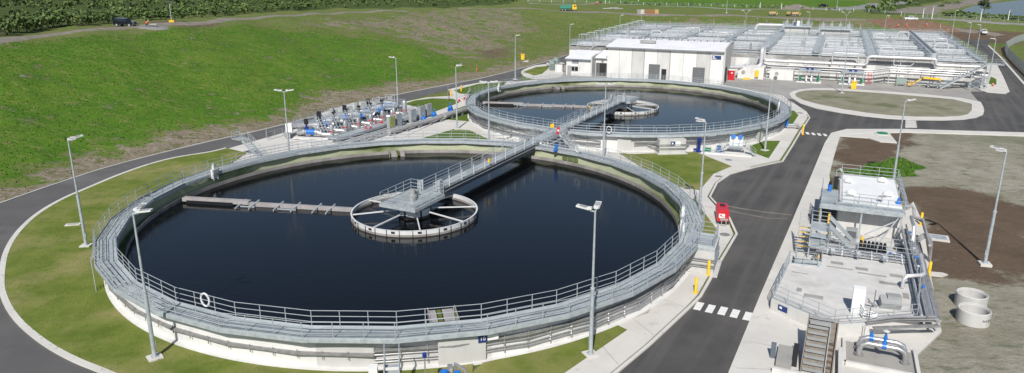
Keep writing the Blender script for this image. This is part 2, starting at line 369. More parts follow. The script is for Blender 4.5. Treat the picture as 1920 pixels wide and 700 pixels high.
def ground_mat():
    m=bpy.data.materials.new('ground_soil_and_grass'); m.use_nodes=True; nt=m.node_tree; N=nt.nodes; L=nt.links; b=N['Principled BSDF']; b.inputs['Roughness'].default_value=1; b.inputs['Specular IOR Level'].default_value=.08
    tc=N.new('ShaderNodeTexCoord')
    def noise(sc,d=6,ro=.6,st=None):
        n=N.new('ShaderNodeTexNoise'); n.inputs['Scale'].default_value=sc; n.inputs['Detail'].default_value=d; n.inputs['Roughness'].default_value=ro
        if st:
            mp=N.new('ShaderNodeMapping'); mp.inputs['Scale'].default_value=st; L.new(tc.outputs['Object'],mp.inputs[0]); L.new(mp.outputs[0],n.inputs['Vector'])
        else: L.new(tc.outputs['Object'],n.inputs['Vector'])
        return n.outputs['Fac']
    def rmp(f,a,bb):
        r=N.new('ShaderNodeMapRange'); r.inputs['From Min'].default_value=a; r.inputs['From Max'].default_value=bb; L.new(f,r.inputs['Value']); return r.outputs[0]
    def mix(f,a,bb):
        x=N.new('ShaderNodeMix'); x.data_type='RGBA'; L.new(f,x.inputs['Factor'])
        for s,v in((x.inputs['A'],a),(x.inputs['B'],bb)):
            if isinstance(v,tuple): s.default_value=(*v,1)
            else: L.new(v,s)
        return x.outputs['Result']
    def att(n):
        x=N.new('ShaderNodeAttribute'); x.attribute_name=n; s=N.new('ShaderNodeSeparateColor'); L.new(x.outputs['Color'],s.inputs[0]); return s.outputs
    def edge(mask,nz,w=.5,s0=.38,s1=.62):
        ad=N.new('ShaderNodeMath'); ad.operation='MULTIPLY_ADD'; L.new(nz,ad.inputs[0]); ad.inputs[1].default_value=w*2; L.new(mask,ad.inputs[2])
        s=N.new('ShaderNodeMath'); s.operation='SUBTRACT'; L.new(ad.outputs[0],s.inputs[0]); s.inputs[1].default_value=w
        return rmp(s.outputs[0],s0,s1)
    A=att('mask'); B=att('mask2')
    fine=noise(1.3,8,.75); mid=noise(.22,6,.65); big=noise(.045,4); strk=noise(.5,6,.7,(1,2.2,1)); grain=noise(5,4,.8)
    olive=mix(rmp(mid,.4,.62),(.095,.165,.028),(.15,.17,.055))
    olive=mix(rmp(strk,.5,.68),olive,(.17,.145,.08))
    viv=mix(rmp(big,.40,.62),(.06,.155,.013),(.105,.175,.022))
    viv=mix(rmp(mid,.45,.62),viv,(.045,.12,.012))
    viv=mix(rmp(strk,.54,.66),viv,(.20,.19,.075))
    viv=mix(rmp(fine,.50,.66),viv,(.045,.11,.012)); viv=mix(rmp(grain,.5,.7),viv,(.115,.18,.03)); olive=mix(rmp(fine,.5,.64),olive,(.05,.075,.02)); olive=mix(rmp(grain,.5,.7),olive,(.17,.16,.075))
    o=mix(edge(A[2],mid,.5),olive,viv)
    br=mix(rmp(mid,.4,.62),(.25,.21,.165),(.17,.145,.105)); br=mix(rmp(fine,.5,.66),br,(.34,.30,.26)); br=mix(rmp(strk,.53,.60),br,(.11,.12,.04)); br=mix(rmp(grain,.5,.75),br,(.12,.10,.07))
    o=mix(edge(A[0],mid,1.7),o,br)
    lotc=mix(rmp(mid,.42,.6),(.31,.29,.24),(.24,.225,.175)); lotc=mix(rmp(strk,.52,.66),lotc,(.13,.145,.09)); lotc=mix(rmp(big,.56,.68),lotc,(.16,.17,.115)); lotc=mix(rmp(fine,.55,.75),lotc,(.36,.35,.31)); lotc=mix(rmp(grain,.5,.8),lotc,(.17,.17,.13))
    o=mix(edge(B[0],fine,.05),o,lotc)
    bw=mix(rmp(mid,.4,.65),(.135,.098,.07),(.10,.073,.052)); bw=mix(rmp(fine,.58,.75),bw,(.19,.15,.115)); bw=mix(rmp(grain,.5,.8),bw,(.08,.06,.045))
    o=mix(rmp(edge(A[1],fine,1.1,.25,.75),0,1),o,bw)
    # vivid tufts on the lot
    x=N.new('ShaderNodeMath'); x.operation='MULTIPLY'; L.new(A[2],x.inputs[0]); L.new(B[0],x.inputs[1])
    o=mix(edge(x.outputs[0],mid,.35),o,mix(rmp(fine,.4,.6),(.06,.15,.012),(.03,.09,.01)))
    sc=mix(rmp(mid,.42,.58),(.045,.07,.02),(.07,.095,.03)); o=mix(edge(B[1],mid,.4),o,sc)
    L.new(o,b.inputs['Base Color'])
    bp=N.new('ShaderNodeBump'); bp.inputs['Strength'].default_value=.9; bp.inputs['Distance'].default_value=.25; L.new(fine,bp.inputs['Height']); L.new(bp.outputs[0],b.inputs['Normal'])
    return m
M['ground']=ground_mat(); me.materials.append(M['ground']); go=bpy.data.objects.new('ground',me); col.objects.link(go); go['kind']='structure'
# --- flat sheets
def fill(name,pix,m,z=0.,z0=None,world=False,smooth=0):
    P=pix if world else W0(pix)
    if smooth: P=chaikin(P,smooth)
    b=MB(); b.prism(P,-.05 if z0 is None else z0,z); return struct(name,b,m)
def chaikin(P,n=2,closed=True):
    for _ in range(n):
        Q=[]
        k=len(P)
        for i in range(k if closed else k-1):
            a=P[i];c=P[(i+1)%k]
            Q.append(tuple(a[j]*.75+c[j]*.25 for j in range(len(a)))); Q.append(tuple(a[j]*.25+c[j]*.75 for j in range(len(a))))
        if not closed: Q=[P[0]]+Q+[P[-1]]
        P=Q
    return P
# plant platform concrete (front yards), asphalt, footpaths
outer=[(-260,470),(-100,420),(0,382),(100,347),(200,314),(300,288),(400,264),(480,247),(560,227),(640,205),(700,188),(760,175),(830,161),(900,148),(950,136),(1010,120),(1057,106),(1110,88),(1150,72)]
W_outer=W0(outer)
fill('ring_road',None or [*outer,(1190,78),(1110,110),(1050,124),(1023,120),(990,128),(978,137),(975,152),(905,158),(840,170),(780,184),(727,201),(640,222),(555,242),(480,264),(424,280),(393,288),(336,296),(286,308),(223,330),(160,357),(115,376),(65,406),(30,440),(10,476),(3,515),(3,552),(25,596),(75,641),(135,676),(200,702),(330,760),(-500,760)],'asphaltg',.006)
# apron of the left pump group, around tanks, and yards
fill('pump_apron',[(393,289),(480,264),(555,242),(640,222),(727,201),(755,192),(800,183),(845,180),(840,168),(873,160),(905,154),(951,153),(975,153),(1000,150),(1200,140),(1480,150),(1520,215),(1400,320),(1100,420),(700,330),(500,330)],'pave',.016)
YF=[(978,137),(990,128),(1023,121),(1055,124),(1090,112),(1380,60),(1900,140),(1892,172),(1822,173),(1845,193),(1846,210),(1790,226),(1560,214),(1488,200),(1470,180),(1300,150),(1010,152)]
fill('concrete_yard',YF,'yard',.020)
mainroad=[(1080,760),(1155,700),(1215,650),(1290,580),(1312,558),(1345,500),(1381,442),(1368,410),(1331,371),(1345,345),(1368,328),(1415,315),(1467,304),(1486,274),(1500,250),(1517,222),(1510,211),(1482,192),(1477,185),(1500,190),(1560,208),(1640,218),(1790,222),(1840,215),(1846,205),(1835,190),(1820,172),(1892,172),(1880,150),(1857,115),(1835,92),(1800,72),(1790,62),(1850,52),(1874,70),(1856,78),(1853,86),(1876,106),(1925,148),(2100,230),(2100,262),(1920,254),(1700,247),(1587,247),(1562,253),(1551,270),(1521,345),(1489,426),(1433,556),(1374,700),(1350,760)]
fill('asphalt_road',mainroad,'asphalt',.028)
fill('asphalt_junction',[(1820,174),(1892,172),(1925,160),(2100,236),(2100,262),(1920,250),(1700,243),(1640,230),(1700,224),(1790,224),(1842,217),(1848,205)],'asphalt',.033)
# raised footpaths: polygon minus nothing; lawns lie on top of them
KZ=.13
def path(name,pix,sm=0):
    return fill(name,pix,'pave',KZ,-.05,smooth=sm)
path('footpath',[(900,760),(900,700),(990,672),(1130,622),(1215,590),(1235,560),(1240,520),(1300,470),(1312,458),(1290,420),(1290,370),(1210,320),(1130,290),(1330,262),(1440,240),(1480,215),(1476,190),(1484,194),(1505,206),(1512,213),(1513,224),(1494,250),(1480,274),(1461,302),(1412,312),(1364,326),(1340,345),(1326,371),(1362,412),(1375,442),(1339,500),(1307,556),(1284,580),(1208,650),(1147,700),(1070,760)])
path('footpath',[(1587,243.5),(1700,243.5),(1920,250),(2100,266),(2100,271),(1920,256),(1700,249),(1600,252),(1575,256),(1562,300),(1555,330),(1560,400),(1590,420),(1700,396),(1712,380),(1730,420),(1745,520),(1765,625),(1720,668),(1720,700),(1720,770),(1348,770),(1366,700),(1425,556),(1481,426),(1515,345),(1546,270),(1558,251)])
# left ring kerb
def kerb(name,pix,w=.35,h=KZ,m='pave',off=0,sm=0,closed=False,mater=None):
    P=[Vector((*p,0)) for p in (W0(pix))]
    if sm: P=[Vector(p) for p in chaikin([tuple(p) for p in P],sm,closed)]
    b=MB(); n=len(P); L_=[];R_=[]
    for i,p in enumerate(P):
        if closed: d=P[(i+1)%n]-P[i-1]
        else: d=P[min(i+1,n-1)]-P[max(i-1,0)]
        d.normalize(); nn=Vector((-d.y,d.x,0)); L_.append(p+nn*(w/2+off)); R_.append(p-nn*(w/2-off))
    vs=[(*p[:2],z) for p in L_ for z in(-.05,h)]+[(*p[:2],z) for p in R_ for z in(-.05,h)]
    o=2*n; fs=[]
    for i in range(n if closed else n-1):
        a=2*i; c=2*((i+1)%n)
        fs+=[(a+1,c+1,o+c+1,o+a+1),(a,c,c+1,a+1),(o+a,o+a+1,o+c+1,o+c)]
    b.add(vs,fs); return struct(name,b,m)
inner=[(424,279),(393,287),(336,295),(286,307),(223,329),(160,356),(115,375),(65,405),(30,440),(10,475),(3,515),(3,550),(25,595),(75,640),(135,675),(200,700),(330,757)]
kerb('road_kerb',inner,.42,KZ,sm=2)
kerb('road_kerb',outer[:-1],.18,.10,sm=1)
kerb('road_kerb',[(1081,760),(1156,700),(1216,650),(1291,580),(1313,558),(1346,500),(1381,441),(1367,410),(1331,371),(1344,345),(1368,328),(1415,315),(1467,304),(1486,274),(1500,250),(1518,222),(1511,211),(1483,192)],.22,.137,'pave',off=.0)
# lawns
def lawn(pix,m='lawn',z=.145,sm=0): return fill('lawn',pix,m,z,-.04,smooth=sm)
lawn(inner[::1]+[(700,760),(885,702),(905,684),(1000,662),(1155,614),(1290,480),(1100,300),(700,288),(500,290),(462,286)],'lawn',.06) if False else None
fill('lawn',inner+[(800,760),(886,702),(890,640),(600,560),(400,330),(462,288)],'lawn',.11)
lawn([(886,702),(906,684),(1002,662),(1157,613),(1176,622),(1060,702),(980,760),(820,760)])
lawn([(1304,372),(1314,393),(1345,434),(1325,462),(1300,470),(1270,440),(1280,390)])
lawn([(1160,289),(1190,291),(1305,287),(1372,314),(1338,328),(1312,359),(1283,356),(1240,340),(1200,315)])
lawn([(1405,276),(1434,266),(1463,266),(1441,299),(1408,287)],'lawng')
lawn([(1470,205),(1490,210),(1497,218),(1484,237),(1470,240)],'lawng')
lawn([(732,203),(778,189),(810,185),(850,186),(861,193),(815,210),(762,214)],'lawng',.05)
lawn([(820,217),(875,198),(890,200),(892,228),(880,228),(842,225)],'lawng',.05)
lawn([(795,259),(850,243),(881,245),(916,262),(880,270),(795,266)],'lawng',.05)
lawn([(851,170),(896,158),(950,154),(945,160),(905,178),(862,176)],'lawng',.05)
path('traffic_island',[(975,137),(985,129),(1010,122),(1050,120),(1060,143),(1035,148),(1003,149),(983,145)],1)
lawn([(981,136),(1005,127),(1027,125),(1029,129),(1016,140),(1001,143)],'lawn',.15)
path('traffic_island',[(1476,180),(1490,170),(1530,166),(1590,168),(1700,175),(1836,188),(1846,206),(1842,220),(1795,227),(1690,226),(1600,217),(1510,201)],1)
lawn([(1487,180),(1500,172),(1530,170),(1590,172),(1690,179),(1822,191),(1822,214),(1792,221),(1690,220),(1606,211),(1515,193)],'island',.15,1)
path('footpath',[(1836,170),(1852,120),(1868,120),(1881,145),(1893,173),(1885,177),(1850,174)])
lawn([(1852,160),(1858,145),(1868,150),(1868,160)],'lawng',.15)
kerb('road_kerb',[(2000,235),(1920,158),(1876,108),(1853,86)],.5,.13)
# steps and small pads
fill('step_pad',[(1698,224),(1716,224),(1719,240),(1697,240)],'pave',.10)
b=MB()
for k in range(3):
    y=228+k*4.4; p=[G0(1697,y),G0(1719,y)]; b.bar((*p[0],.06),(*p[1],.06),.25,.12)
struct('pavement_steps',b,'yard')
fill('manhole_pad',[(1575,256),(1604,249),(1665,248),(1682,269),(1650,267),(1628,260)],'pave',.10)
t=T('manhole_cover','round dark green access hatch on a raised concrete surround in brown soil','manhole',(*G0(1654,253),.1)); b=MB(); b.lathe((0,0,0),[(0,.22),(.75,.22),(.8,.18),(.8,0)],20); b.build('hatch_lid','green',t); b=MB(); b.lathe((0,0,0),[(1.1,0),(1.1,.1),(.8,.12)],20); b.build('collar','pave',t)
def crosswalk(pts,w,l,ang):
    for (px,py) in pts:
        x,y=G0(px,py); b=MB(); b.box((0,0,0),(w,l,.004),0); o=struct('crosswalk_stripe',b,'marks'); o.location=(x,y,.037); o.rotation_euler=(0,0,ang)
dx=Vector(G0(1402,594))-Vector(G0(1310,575))
crosswalk([(1310,575),(1332,580),(1355,584),(1378,589),(1402,594)],.52,1.35,math.atan2(dx.y,dx.x))
dx=Vector(G0(1549,253))-Vector(G0(1503,251))
crosswalk([(1503,249.5),(1514,250.6),(1525,251.8),(1536,252.8),(1547,253.8)],.45,1.6,math.atan2(dx.y,dx.x))
# patch joints across the road
b=MB(); 
def strip(pp,w,z):
    P=[Vector((*G0(*p),z)) for p in pp]
    vs=[];
    for i,p in enumerate(P):
        d=(P[min(i+1,len(P)-1)]-P[max(i-1,0)]).normalized(); nn=Vector((-d.y,d.x,0))*(w/2); vs+=[p+nn,p-nn]
    b.add(vs,[(2*i,2*i+1,2*i+3,2*i+2) for i in range(len(P)-1)])
strip([(1350,384),(1385,391),(1430,398),(1484,404)],.3,.034); strip([(1352,392),(1395,402),(1440,410),(1477,411)],.22,.034)
struct('road_patch_joint',b,'track')
# dirt tracks on the hill crest and behind the plant
def track(name,pix,w,m='track',off=.16):
    P=[G(*p) for p in pix]; Q=[]
    for a,c in zip(P,P[1:]):
        n=max(1,int((c-a).length/3)); Q+=[a.lerp(c,j/n) for j in range(n)]
    Q.append(P[-1]); Q=[Vector(q) for q in chaikin([tuple(q) for q in Q],1,False)]
    vs=[];ws=[-.5,-.17,.17,.5]
    for i,p in enumerate(Q):
        d=(Q[min(i+1,len(Q)-1)]-Q[max(i-1,0)]); d.z=0; d.normalize(); nn=Vector((-d.y,d.x,0)); ww=w*(1+.12*sin(i*1.7)+.08*sin(i*.6))
        for k in ws:
            q=p+nn*ww*k; vs.append((q.x,q.y,hz(q.x,q.y)+(off if abs(k)<.4 else -.02)))
    fs=[(4*i+j,4*i+j+1,4*i+j+5,4*i+j+4) for i in range(len(Q)-1) for j in range(3)]
    b=MB(); b.add(vs,fs,True); return struct(name,b,m)
track('dirt_track',[(-80,92),(0,76),(60,69),(120,62),(200,54),(260,49),(330,45),(400,41),(480,34),(560,29),(640,24),(760,21)],4.2)
track('dirt_track',[(860,16),(950,16),(1060,22),(1160,25),(1240,28),(1340,29),(1450,33),(1560,38),(1640,38),(1720,40)],6.5)
track('gravel_road',[(990,7),(1100,8),(1250,12),(1400,18),(1500,19)],4,'gravel')
track('gravel_road',[(1720,40),(1790,56),(1850,62),(1880,68)],7,'track')
track('gravel_road',[(1730,34),(1800,38),(1870,43),(1990,46)],7,'gravel')
track('gravel_road',[(1510,16),(1560,19),(1620,14),(1650,8),(1700,4)],16,'gravel')
track('gravel_road',[(1700,26),(1730,18),(1790,8),(1850,0)],22,'track')
def drape(name,pix,m,off=.2,step=2.,amp=0.,jz=.5):
    poly=W(pix); xs=[p[0] for p in poly]; ys=[p[1] for p in poly]
    X=np.arange(min(xs),max(xs)+step,step); Y=np.arange(min(ys),max(ys)+step,step); gx,gy=np.meshgrid(X,Y); Q=np.stack([gx.ravel(),gy.ravel()],1)
    d=np.full(len(Q),1e9)
    for i in range(len(poly)):
        dd,_=seg_d(Q,np.array(poly[i],float),np.array(poly[(i+1)%len(poly)],float)); d=np.minimum(d,dd)
    ins=inpoly(Q,poly); sd=np.where(ins,d,-d); h=hgt(Q)+np.where(sd>0,off+amp*np.clip(sd/6,0,1),-.3)+(rng.rand(len(Q))-.5)*jz*np.clip(sd/4,0,1)
    n=len(X); keep=sd>-step*1.5; fs=[]
    for r_ in range(len(Y)-1):
        for c_ in range(n-1):
            k=r_*n+c_
            if keep[k] and keep[k+1] and keep[k+n] and keep[k+n+1]: fs.append((k,k+1,k+n+1,k+n))
    b=MB(); b.add([(Q[i,0],Q[i,1],h[i]) for i in range(len(Q))],fs,True); return struct(name,b,m)
drape('tilled_soil_mound',[(1622,38),(1665,36),(1740,40),(1790,52),(1800,60),(1740,62),(1690,58),(1660,52),(1630,42)],'soilpile',.3,1.5,.8,.6)
drape('earth_mound',[(1464,17),(1480,13.5),(1500,12.5),(1518,15),(1524,18)],'track',.3,2.,1.7,.4)
drape('gravel_pad',[(250,53),(265,49),(312,50),(314,56),(280,57)],'gravel',.2,1.2,0,.02)
# lake
b=MB(); P=W([(1796,24),(1822,17),(1850,12),(1885,8),(1935,1),(2400,-10),(2400,34),(1930,34),(1880,30),(1835,27)]); zl=hz(*P[0])+.5
b.add([(*p,zl) for p in P],[tuple(range(len(P)))[::1]]); lk=struct('reservoir_water',b,mat('reservoir_water',(.035,.05,.075),.25,c2=(.03,.045,.07),scale=.1))
if lk.data.polygons[0].normal.z<0: lk.data.flip_normals()
# ============================================================ CLARIFIERS
C1=Vector((-9.29,65.10,0)); C2=Vector((18.78,120.23,0)); BA=math.atan2(C2.y-C1.y,C2.x-C1.x)
RW=24.58; RI=25.42; RO=25.92; DI=25.15; DO=26.75; DZ=2.42; WZ=1.10; NS=30; A0=R(-85)
def pol(r,a,z=0): return Vector((r*cos(a),r*sin(a),z))
def ang(px,py,z,C): x,y=G0(px,py,z); return math.atan2(y-C.y,x-C.x)
def make_tank(C,label,sign,trays,boxes):
    t=T('clarifier_tank',label,'tank',C)
    b=MB(); n=180
    for i in range(n):
        a=2*PI*i/n; c=2*PI*(i+1)/n; b.mi=[0,0,1,2,0,2,0,1,0,0][(i//6)%10]
        b.add([pol(RO,a,-.1),pol(RO,c,-.1),pol(RO,c,2.1),pol(RO,a,2.1)],[(0,1,2,3)])
        b.mi=2; b.add([pol(RO,a,2.1),pol(RO,c,2.1),pol(RI,c,2.1),pol(RI,a,2.1)],[(0,1,2,3)])
        b.mi=3; b.add([pol(RI,a,2.1),pol(RI,c,2.1),pol(RI,c,1.05),pol(RI,a,1.05)],[(0,1,2,3)])
    w=b.build('wall',['wallA','wallB','wallC','algae'],t)
    b=MB(); b.ring(RO,RO+.38,-.05,.17,n=180,faces='to'); b.build('footing','wallA',t)
    b=MB(); b.ring(RW,RI,.6,1.06,n=180,faces='t'); b.build('launder_floor','algaedark',t)
    b=MB(); k=900
    for i in range(k):
        a=2*PI*i/k; c=2*PI*(i+1)/k; z=1.50 if i%2 else 1.43
        b.add([pol(RW,a,.7),pol(RW,c,.7),pol(RW,c,z),pol(RW,a,z),pol(RW+.05,a,.7),pol(RW+.05,c,.7),pol(RW+.05,c,z),pol(RW+.05,a,z)],[(0,3,2,1),(4,5,6,7),(3,7,6,2)])
    b.build('weir_plate','weir',t)
    # walkway planks
    b=MB(); f=MB()
    for i in range(NS):
        a=A0+i*2*PI/NS; c=a+2*PI/NS
        for q in range(5):
            r0=DI+(DO-DI)*q/5+.024; r1=DI+(DO-DI)*(q+1)/5-.024; b.mi=(q*7+i*3)%5//3
            for hlf in range(3):
                def P(r,u,z): return pol(r,a,z).lerp(pol(r,c,z),u)
                u0=hlf/3+.0015; u1=(hlf+1)/3-.0015; z=DZ-random.random()*.006
                b.add([P(r0,u0,z),P(r1,u0,z),P(r1,u1,z),P(r0,u1,z)],[(0,1,2,3)])
        for r,s in((DI,-1),(DO,1)):
            p0=pol(r,a);p1=pol(r,c)
            f.bar(p0+Vector((0,0,DZ-.10)),p1+Vector((0,0,DZ-.10)),.05,.24)
        for r in(DI+.5,DO-.5): f.bar(pol(r,a,DZ-.1),pol(r,c,DZ-.1),.05,.1)
        for u in(0,.33,.66):
            p=pol(DI+.03,a).lerp(pol(DI+.03,c),u); q=pol(DO-.03,a).lerp(pol(DO-.03,c),u); f.bar(p+Vector((0,0,DZ-.08)),q+Vector((0,0,DZ-.08)),.08,.12)
            m0=pol(RO-.01,a).lerp(pol(RO-.01,c),u); f.bar(q*.985+Vector((0,0,DZ-.2)),Vector((m0.x,m0.y,DZ-.75)),.06,.06)
    b.build('walkway_deck',['grate','galv'],t); f.build('walkway_frame','galv',t)
    railing([pol(DO-.04,A0+i*2*PI/NS,DZ) for i in range(NS)],t,1.12,1.87,True)
    # inner railing leaves the bridge landing free
    g0=BA if C is C1 else BA+PI
    pts=[pol(DI+.04,g0+.035,DZ)]
    al=sorted([((A0+i*2*PI/NS-g0)%(2*PI)) for i in range(NS)])
    pts+=[pol(DI+.04,g0+x,DZ) for x in al if .05<x<2*PI-.05]+[pol(DI+.04,g0-.035,DZ)]
    railing(pts,t,1.12,1.87,False)
    for (a0,a1,rows) in trays:
        n=max(2,int(abs(a1-a0)/(2*PI/NS))+1)
        for (z,kind) in rows:
            p=[pol(RO+.22,a0+(a1-a0)*i/n,z) for i in range(n+1)]
            b=MB()
            if kind=='tray':
                for u,v in zip(p,p[1:]): b.bar(u,v,.30,.10)
                for i in range(n*3+1):
                    q=pol(RO+.2,a0+(a1-a0)*i/(n*3),z); b.box(q+Vector((0,0,-.05)),(.05,.05,.55))
                b.build('cable_tray','tray',t)
            else:
                for dz,r in((.0,.055),(.17,.045)):
                    b.tube([q+Vector((0,0,dz)) for q in p],r,8)
                for i in range(n*3+1):
                    q=pol(RO+.1,a0+(a1-a0)*i/(n*3),z); b.box(q+Vector((0,0,.05)),(.18,.05,.5),a0+(a1-a0)*i/(n*3))
                b.build('wall_pipe','stain',t)
    for (a,L_,dr,ins) in boxes:   # scum boxes on the weir
        b=MB(); e=pol(1,a); s=pol(1,a+PI/2); c0=pol(RW-dr/2,a,1.28)
        b.mi=0
        for k,(o,wd) in enumerate(((-L_*.38,.5),(L_*.12,.8))):
            b.box(c0+s*o,(dr,wd,.5),a)
        b.box(c0+s*(L_*.42),(dr+.5,.06,.7),a); b.box(c0-s*(L_*.5),(dr+.5,.06,.7),a)
        b.mi=1; b.box(c0-s*(L_*.13)+Vector((0,0,.1)),(dr,.35,.3),a); b.box(c0+s*(L_*.36)+Vector((0,0,.05)),(dr,.3,.3),a)
        b.build('scum_box',['scum','alg2'],t)
    return t
tA=make_tank(C1,'large nearer circular concrete settling tank of dark water ringed by a steel walkway','10',
   [(R(-172),R(-88),[(1.12,'tray')]),(R(-88),R(-24),[(1.45,'tray'),(1.12,'pipe'),(.62,'pipe')])],
   [(ang(832,592,1.3,C1),2.0,3.3,1),(ang(742,288,1.3,C1),2.0,1.5,1)])
tB=make_tank(C2,'farther circular concrete settling tank of dark water beside the white building','10',
   [(R(-200),R(-105),[(1.4,'pipe'),(1.05,'tray'),(.6,'pipe')]),(R(-95),R(-2),[(1.4,'tray'),(1.0,'pipe')])],
   [(ang(1040,163,1.3,C2),2.0,1.5,1)])
for C in(C1,C2):
    b=MB(); b.add([pol(RW,2*PI*i/128,WZ) for i in range(128)],[tuple(range(128))]); o=struct('water',b,'water'); o.location=C
# far gate flap in launder (tank A)
a=ang(1063,300,1.6,C1); b=MB(); e=pol(1,a)
for q in(-.9,-.1,.7): b.box(pol(RI-.12,a,1.62)+pol(1,a+PI/2)*q,(.06,.7,.5),a)
b.build('launder_gate','algaedark',tA)
# abutment blocks with landings ------------------------------------------------
def abutment(tank,C,a,w,d,h,lab,landing=True):
    b=MB(); e=pol(1,a); s=pol(1,a+PI/2); c=pol(RO+d/2-.1,a)
    b.box(c+Vector((0,0,h/2-.05)),(d+.2,w,h+.1),a); b.box(c+e*.1+Vector((0,0,.08)),(d+.7,w+.5,.2),a)
    for q in(-w/6,w/6): pass
    b.build('valve_chamber','wallB',tank)
    if landing:
        m=MB(); m.box(c+Vector((0,0,h+.04)),(d,w-.1,.08),a)
        m.box(c+Vector((0,0,h-.12)),(d+.25,w+.05,.22),a); m.build('landing','galv',tank)
        r=d/2-.05; pts=[c-e*r*.6+s*(w/2-.1),c+e*r+s*(w/2-.1),c+e*r-s*(w/2-.1),c-e*r*.6-s*(w/2-.1)]
        railing([p+Vector((0,0,h+.08)) for p in pts],tank,1.1,1.2)
    b=MB()
    for z in(.75,.92,1.25,1.42):
        hw=w/2+.12; dd=d/2+.12
        pts=[c-e*(d/2)+s*(hw+.9),c-e*(d/2-.5)+s*hw,c+e*dd+s*hw,c+e*dd-s*hw,c-e*(d/2-.5)-s*hw,c-e*(d/2)-s*(hw+.9)]
        b.tube([p+Vector((0,0,z)) for p in pts],.05,6)
    b.build('wall_pipe','stain',tank)
aR=ang(1268,548,0,C1)
abutment(tA,C1,R(-22),3.0,2.1,2.35,'')
abutment(tB,C2,ang(1262,292,0,C2),3.6,1.6,2.1,'',False)
# thickened wall with the number board, tank A
def thick(tank,a0,a1):
    b=MB(); b.ring(RO-.05,RO+.30,-.05,1.98,a0,a1,6,faces='toi'); b.build('wall_pilaster','wallB',tank)
thick(tA,R(-79.5),R(-73)); thick(tB,R(-100),R(-96)); thick(tB,R(-52),R(-49))
def board(tank,a,r,z,num=True):
    b=MB(); b.box((0,0,0),(.56,.03,.5)); o=b.build('number_board','navy',tank); o.location=pol(r,a,z); o.rotation_euler=(0,0,a+PI/2)
    text('10',.38,'signw',o,(0,-.02,0),(PI/2,0,0),.006)
    b=MB(); b.box((.66,0,.03),(.7,.03,.4)); w=b.build('white_board','white',tank); w.location=pol(r,a,z); w.rotation_euler=(0,0,a+PI/2)
board(tA,ang(905,636,1.7,C1),RO+.36,1.72); 
a=ang(1258,266,1.6,C2); b=MB(); b.box((0,0,0),(.6,.03,.55)); o=b.build('number_board','navy',tB); o.location=pol(RO+1.64,a,1.55); o.rotation_euler=(0,0,a+PI/2); b=MB(); b.box((-.06,-.02,.03),(.22,.01,.2)); b.build('white_mark','signw',o)
b=MB(); b.box((.68,0,0),(.7,.03,.55)); w=b.build('white_board','white',tB); w.location=o.location; w.rotation_euler=o.rotation_euler
# ---------------------------------------------------------------- feedwell, arms
def feedwell(C,label,beam=True):
    t=T('feedwell',label,'tank part',C); n=144; Rf=6.0
    b=MB()
    for i in range(n):
        a=2*PI*i/n;c=2*PI*(i+1)/n
        for z0,z1,mi in((.7,1.30,1),(1.30,1.68,0)):
            b.mi=mi; b.add([pol(Rf,a,z0),pol(Rf,c,z0),pol(Rf,c,z1),pol(Rf,a,z1)],[(0,1,2,3)]); b.mi=0 if mi==0 else 1
            b.add([pol(Rf-.12,a,z0),pol(Rf-.12,c,z0),pol(Rf-.12,c,z1),pol(Rf-.12,a,z1)],[(3,2,1,0)])
        b.mi=0; b.add([pol(Rf+.02,a,1.68),pol(Rf+.02,c,1.68),pol(Rf-.13,c,1.68),pol(Rf-.13,a,1.68)],[(0,1,2,3)])
    b.build('ring_skirt',['lamp','weir'],t)
    for i in range(32):
        a=2*PI*(i+.5)/32; b=MB(); b.box(pol(Rf+.03,a,1.2),(.06,.05,.98),a); b.build('joint_strip','dark',t)
        if i%2==0: b=MB(); b.box(pol(Rf+.02,a+.1,1.5),(.06,.34,.17),a+.1); b.build('slot','dark',t)
    for i in range(8):
        a=2*PI*i/8+R(12); m=MB(); m.bar(pol(1.4,a,1.75),pol(Rf-.1,a,1.55),.10,.11); m.build('spoke','lamp',t)
    b=MB(); b.mi=0; b.lathe((0,0,0),[(1.5,1.35),(1.5,1.95),(.9,1.95),(.9,2.3)],12,False); b.mi=1; b.lathe((0,0,0),[(1.5,.9),(1.5,1.35)],12,False)
    b.build('hub_drum',['white','rust'],t)
    for i in range(6): a=2*PI*i/6; b=MB(); b.box(pol(1.52,a,1.55),(.1,.12,.85),a); b.build('hub_rib','dark',t)
    return t
feedwell(C1,'white spoked feed ring floating round the hub of the nearer tank')
feedwell(C2,'white spoked feed ring round the hub of the farther tank')
def beam(C,label):
    t=T('skimmer_beam',label,'beam',C,R(170.4))
    b=MB(); b.box((20.6,0,1.62),(7.2,.55,.05)); b.box((20.6,.3,1.45),(7.2,.08,.34)); b.box((20.6,-.34,1.3),(7.,.06,.2)); b.build('collecting_trough','scum',t)
    b=MB(); b.box((11.5,.05,1.46),(11.2,.36,.06)); b.box((11.5,.24,1.3),(11.2,.05,.34)); b.build('skimmer_blade','scum',t)
    b=MB(); b.box((21.2,.36,1.2),(5.,.08,.45)); b.build('float_box','black',t)
    for x in(8.2,9.6,11.8,13.6,16.2,17.6):
        m=MB(); m.bar((x,-.35,1.62),(x+.35,1.15,1.18),.10,.12); m.bar((x+.35,1.15,1.18),(x+.35,1.15,.95),.1,.1); m.bar((x,-.35,1.6),(x,-.35,1.3),.12,.1); m.build('bracket','galv',t)
    m=MB(); m.box((16.9,.75,1.25),(1.5,.07,.12)); m.box((12.7,.9,1.25),(1.9,.07,.12)); m.build('tie_bar','galv',t)
    return t
beam(C1,'long pale skimmer beam reaching from the left rim to the ring of the nearer tank'); beam(C2,'long pale skimmer beam reaching from the left rim to the ring of the farther tank')
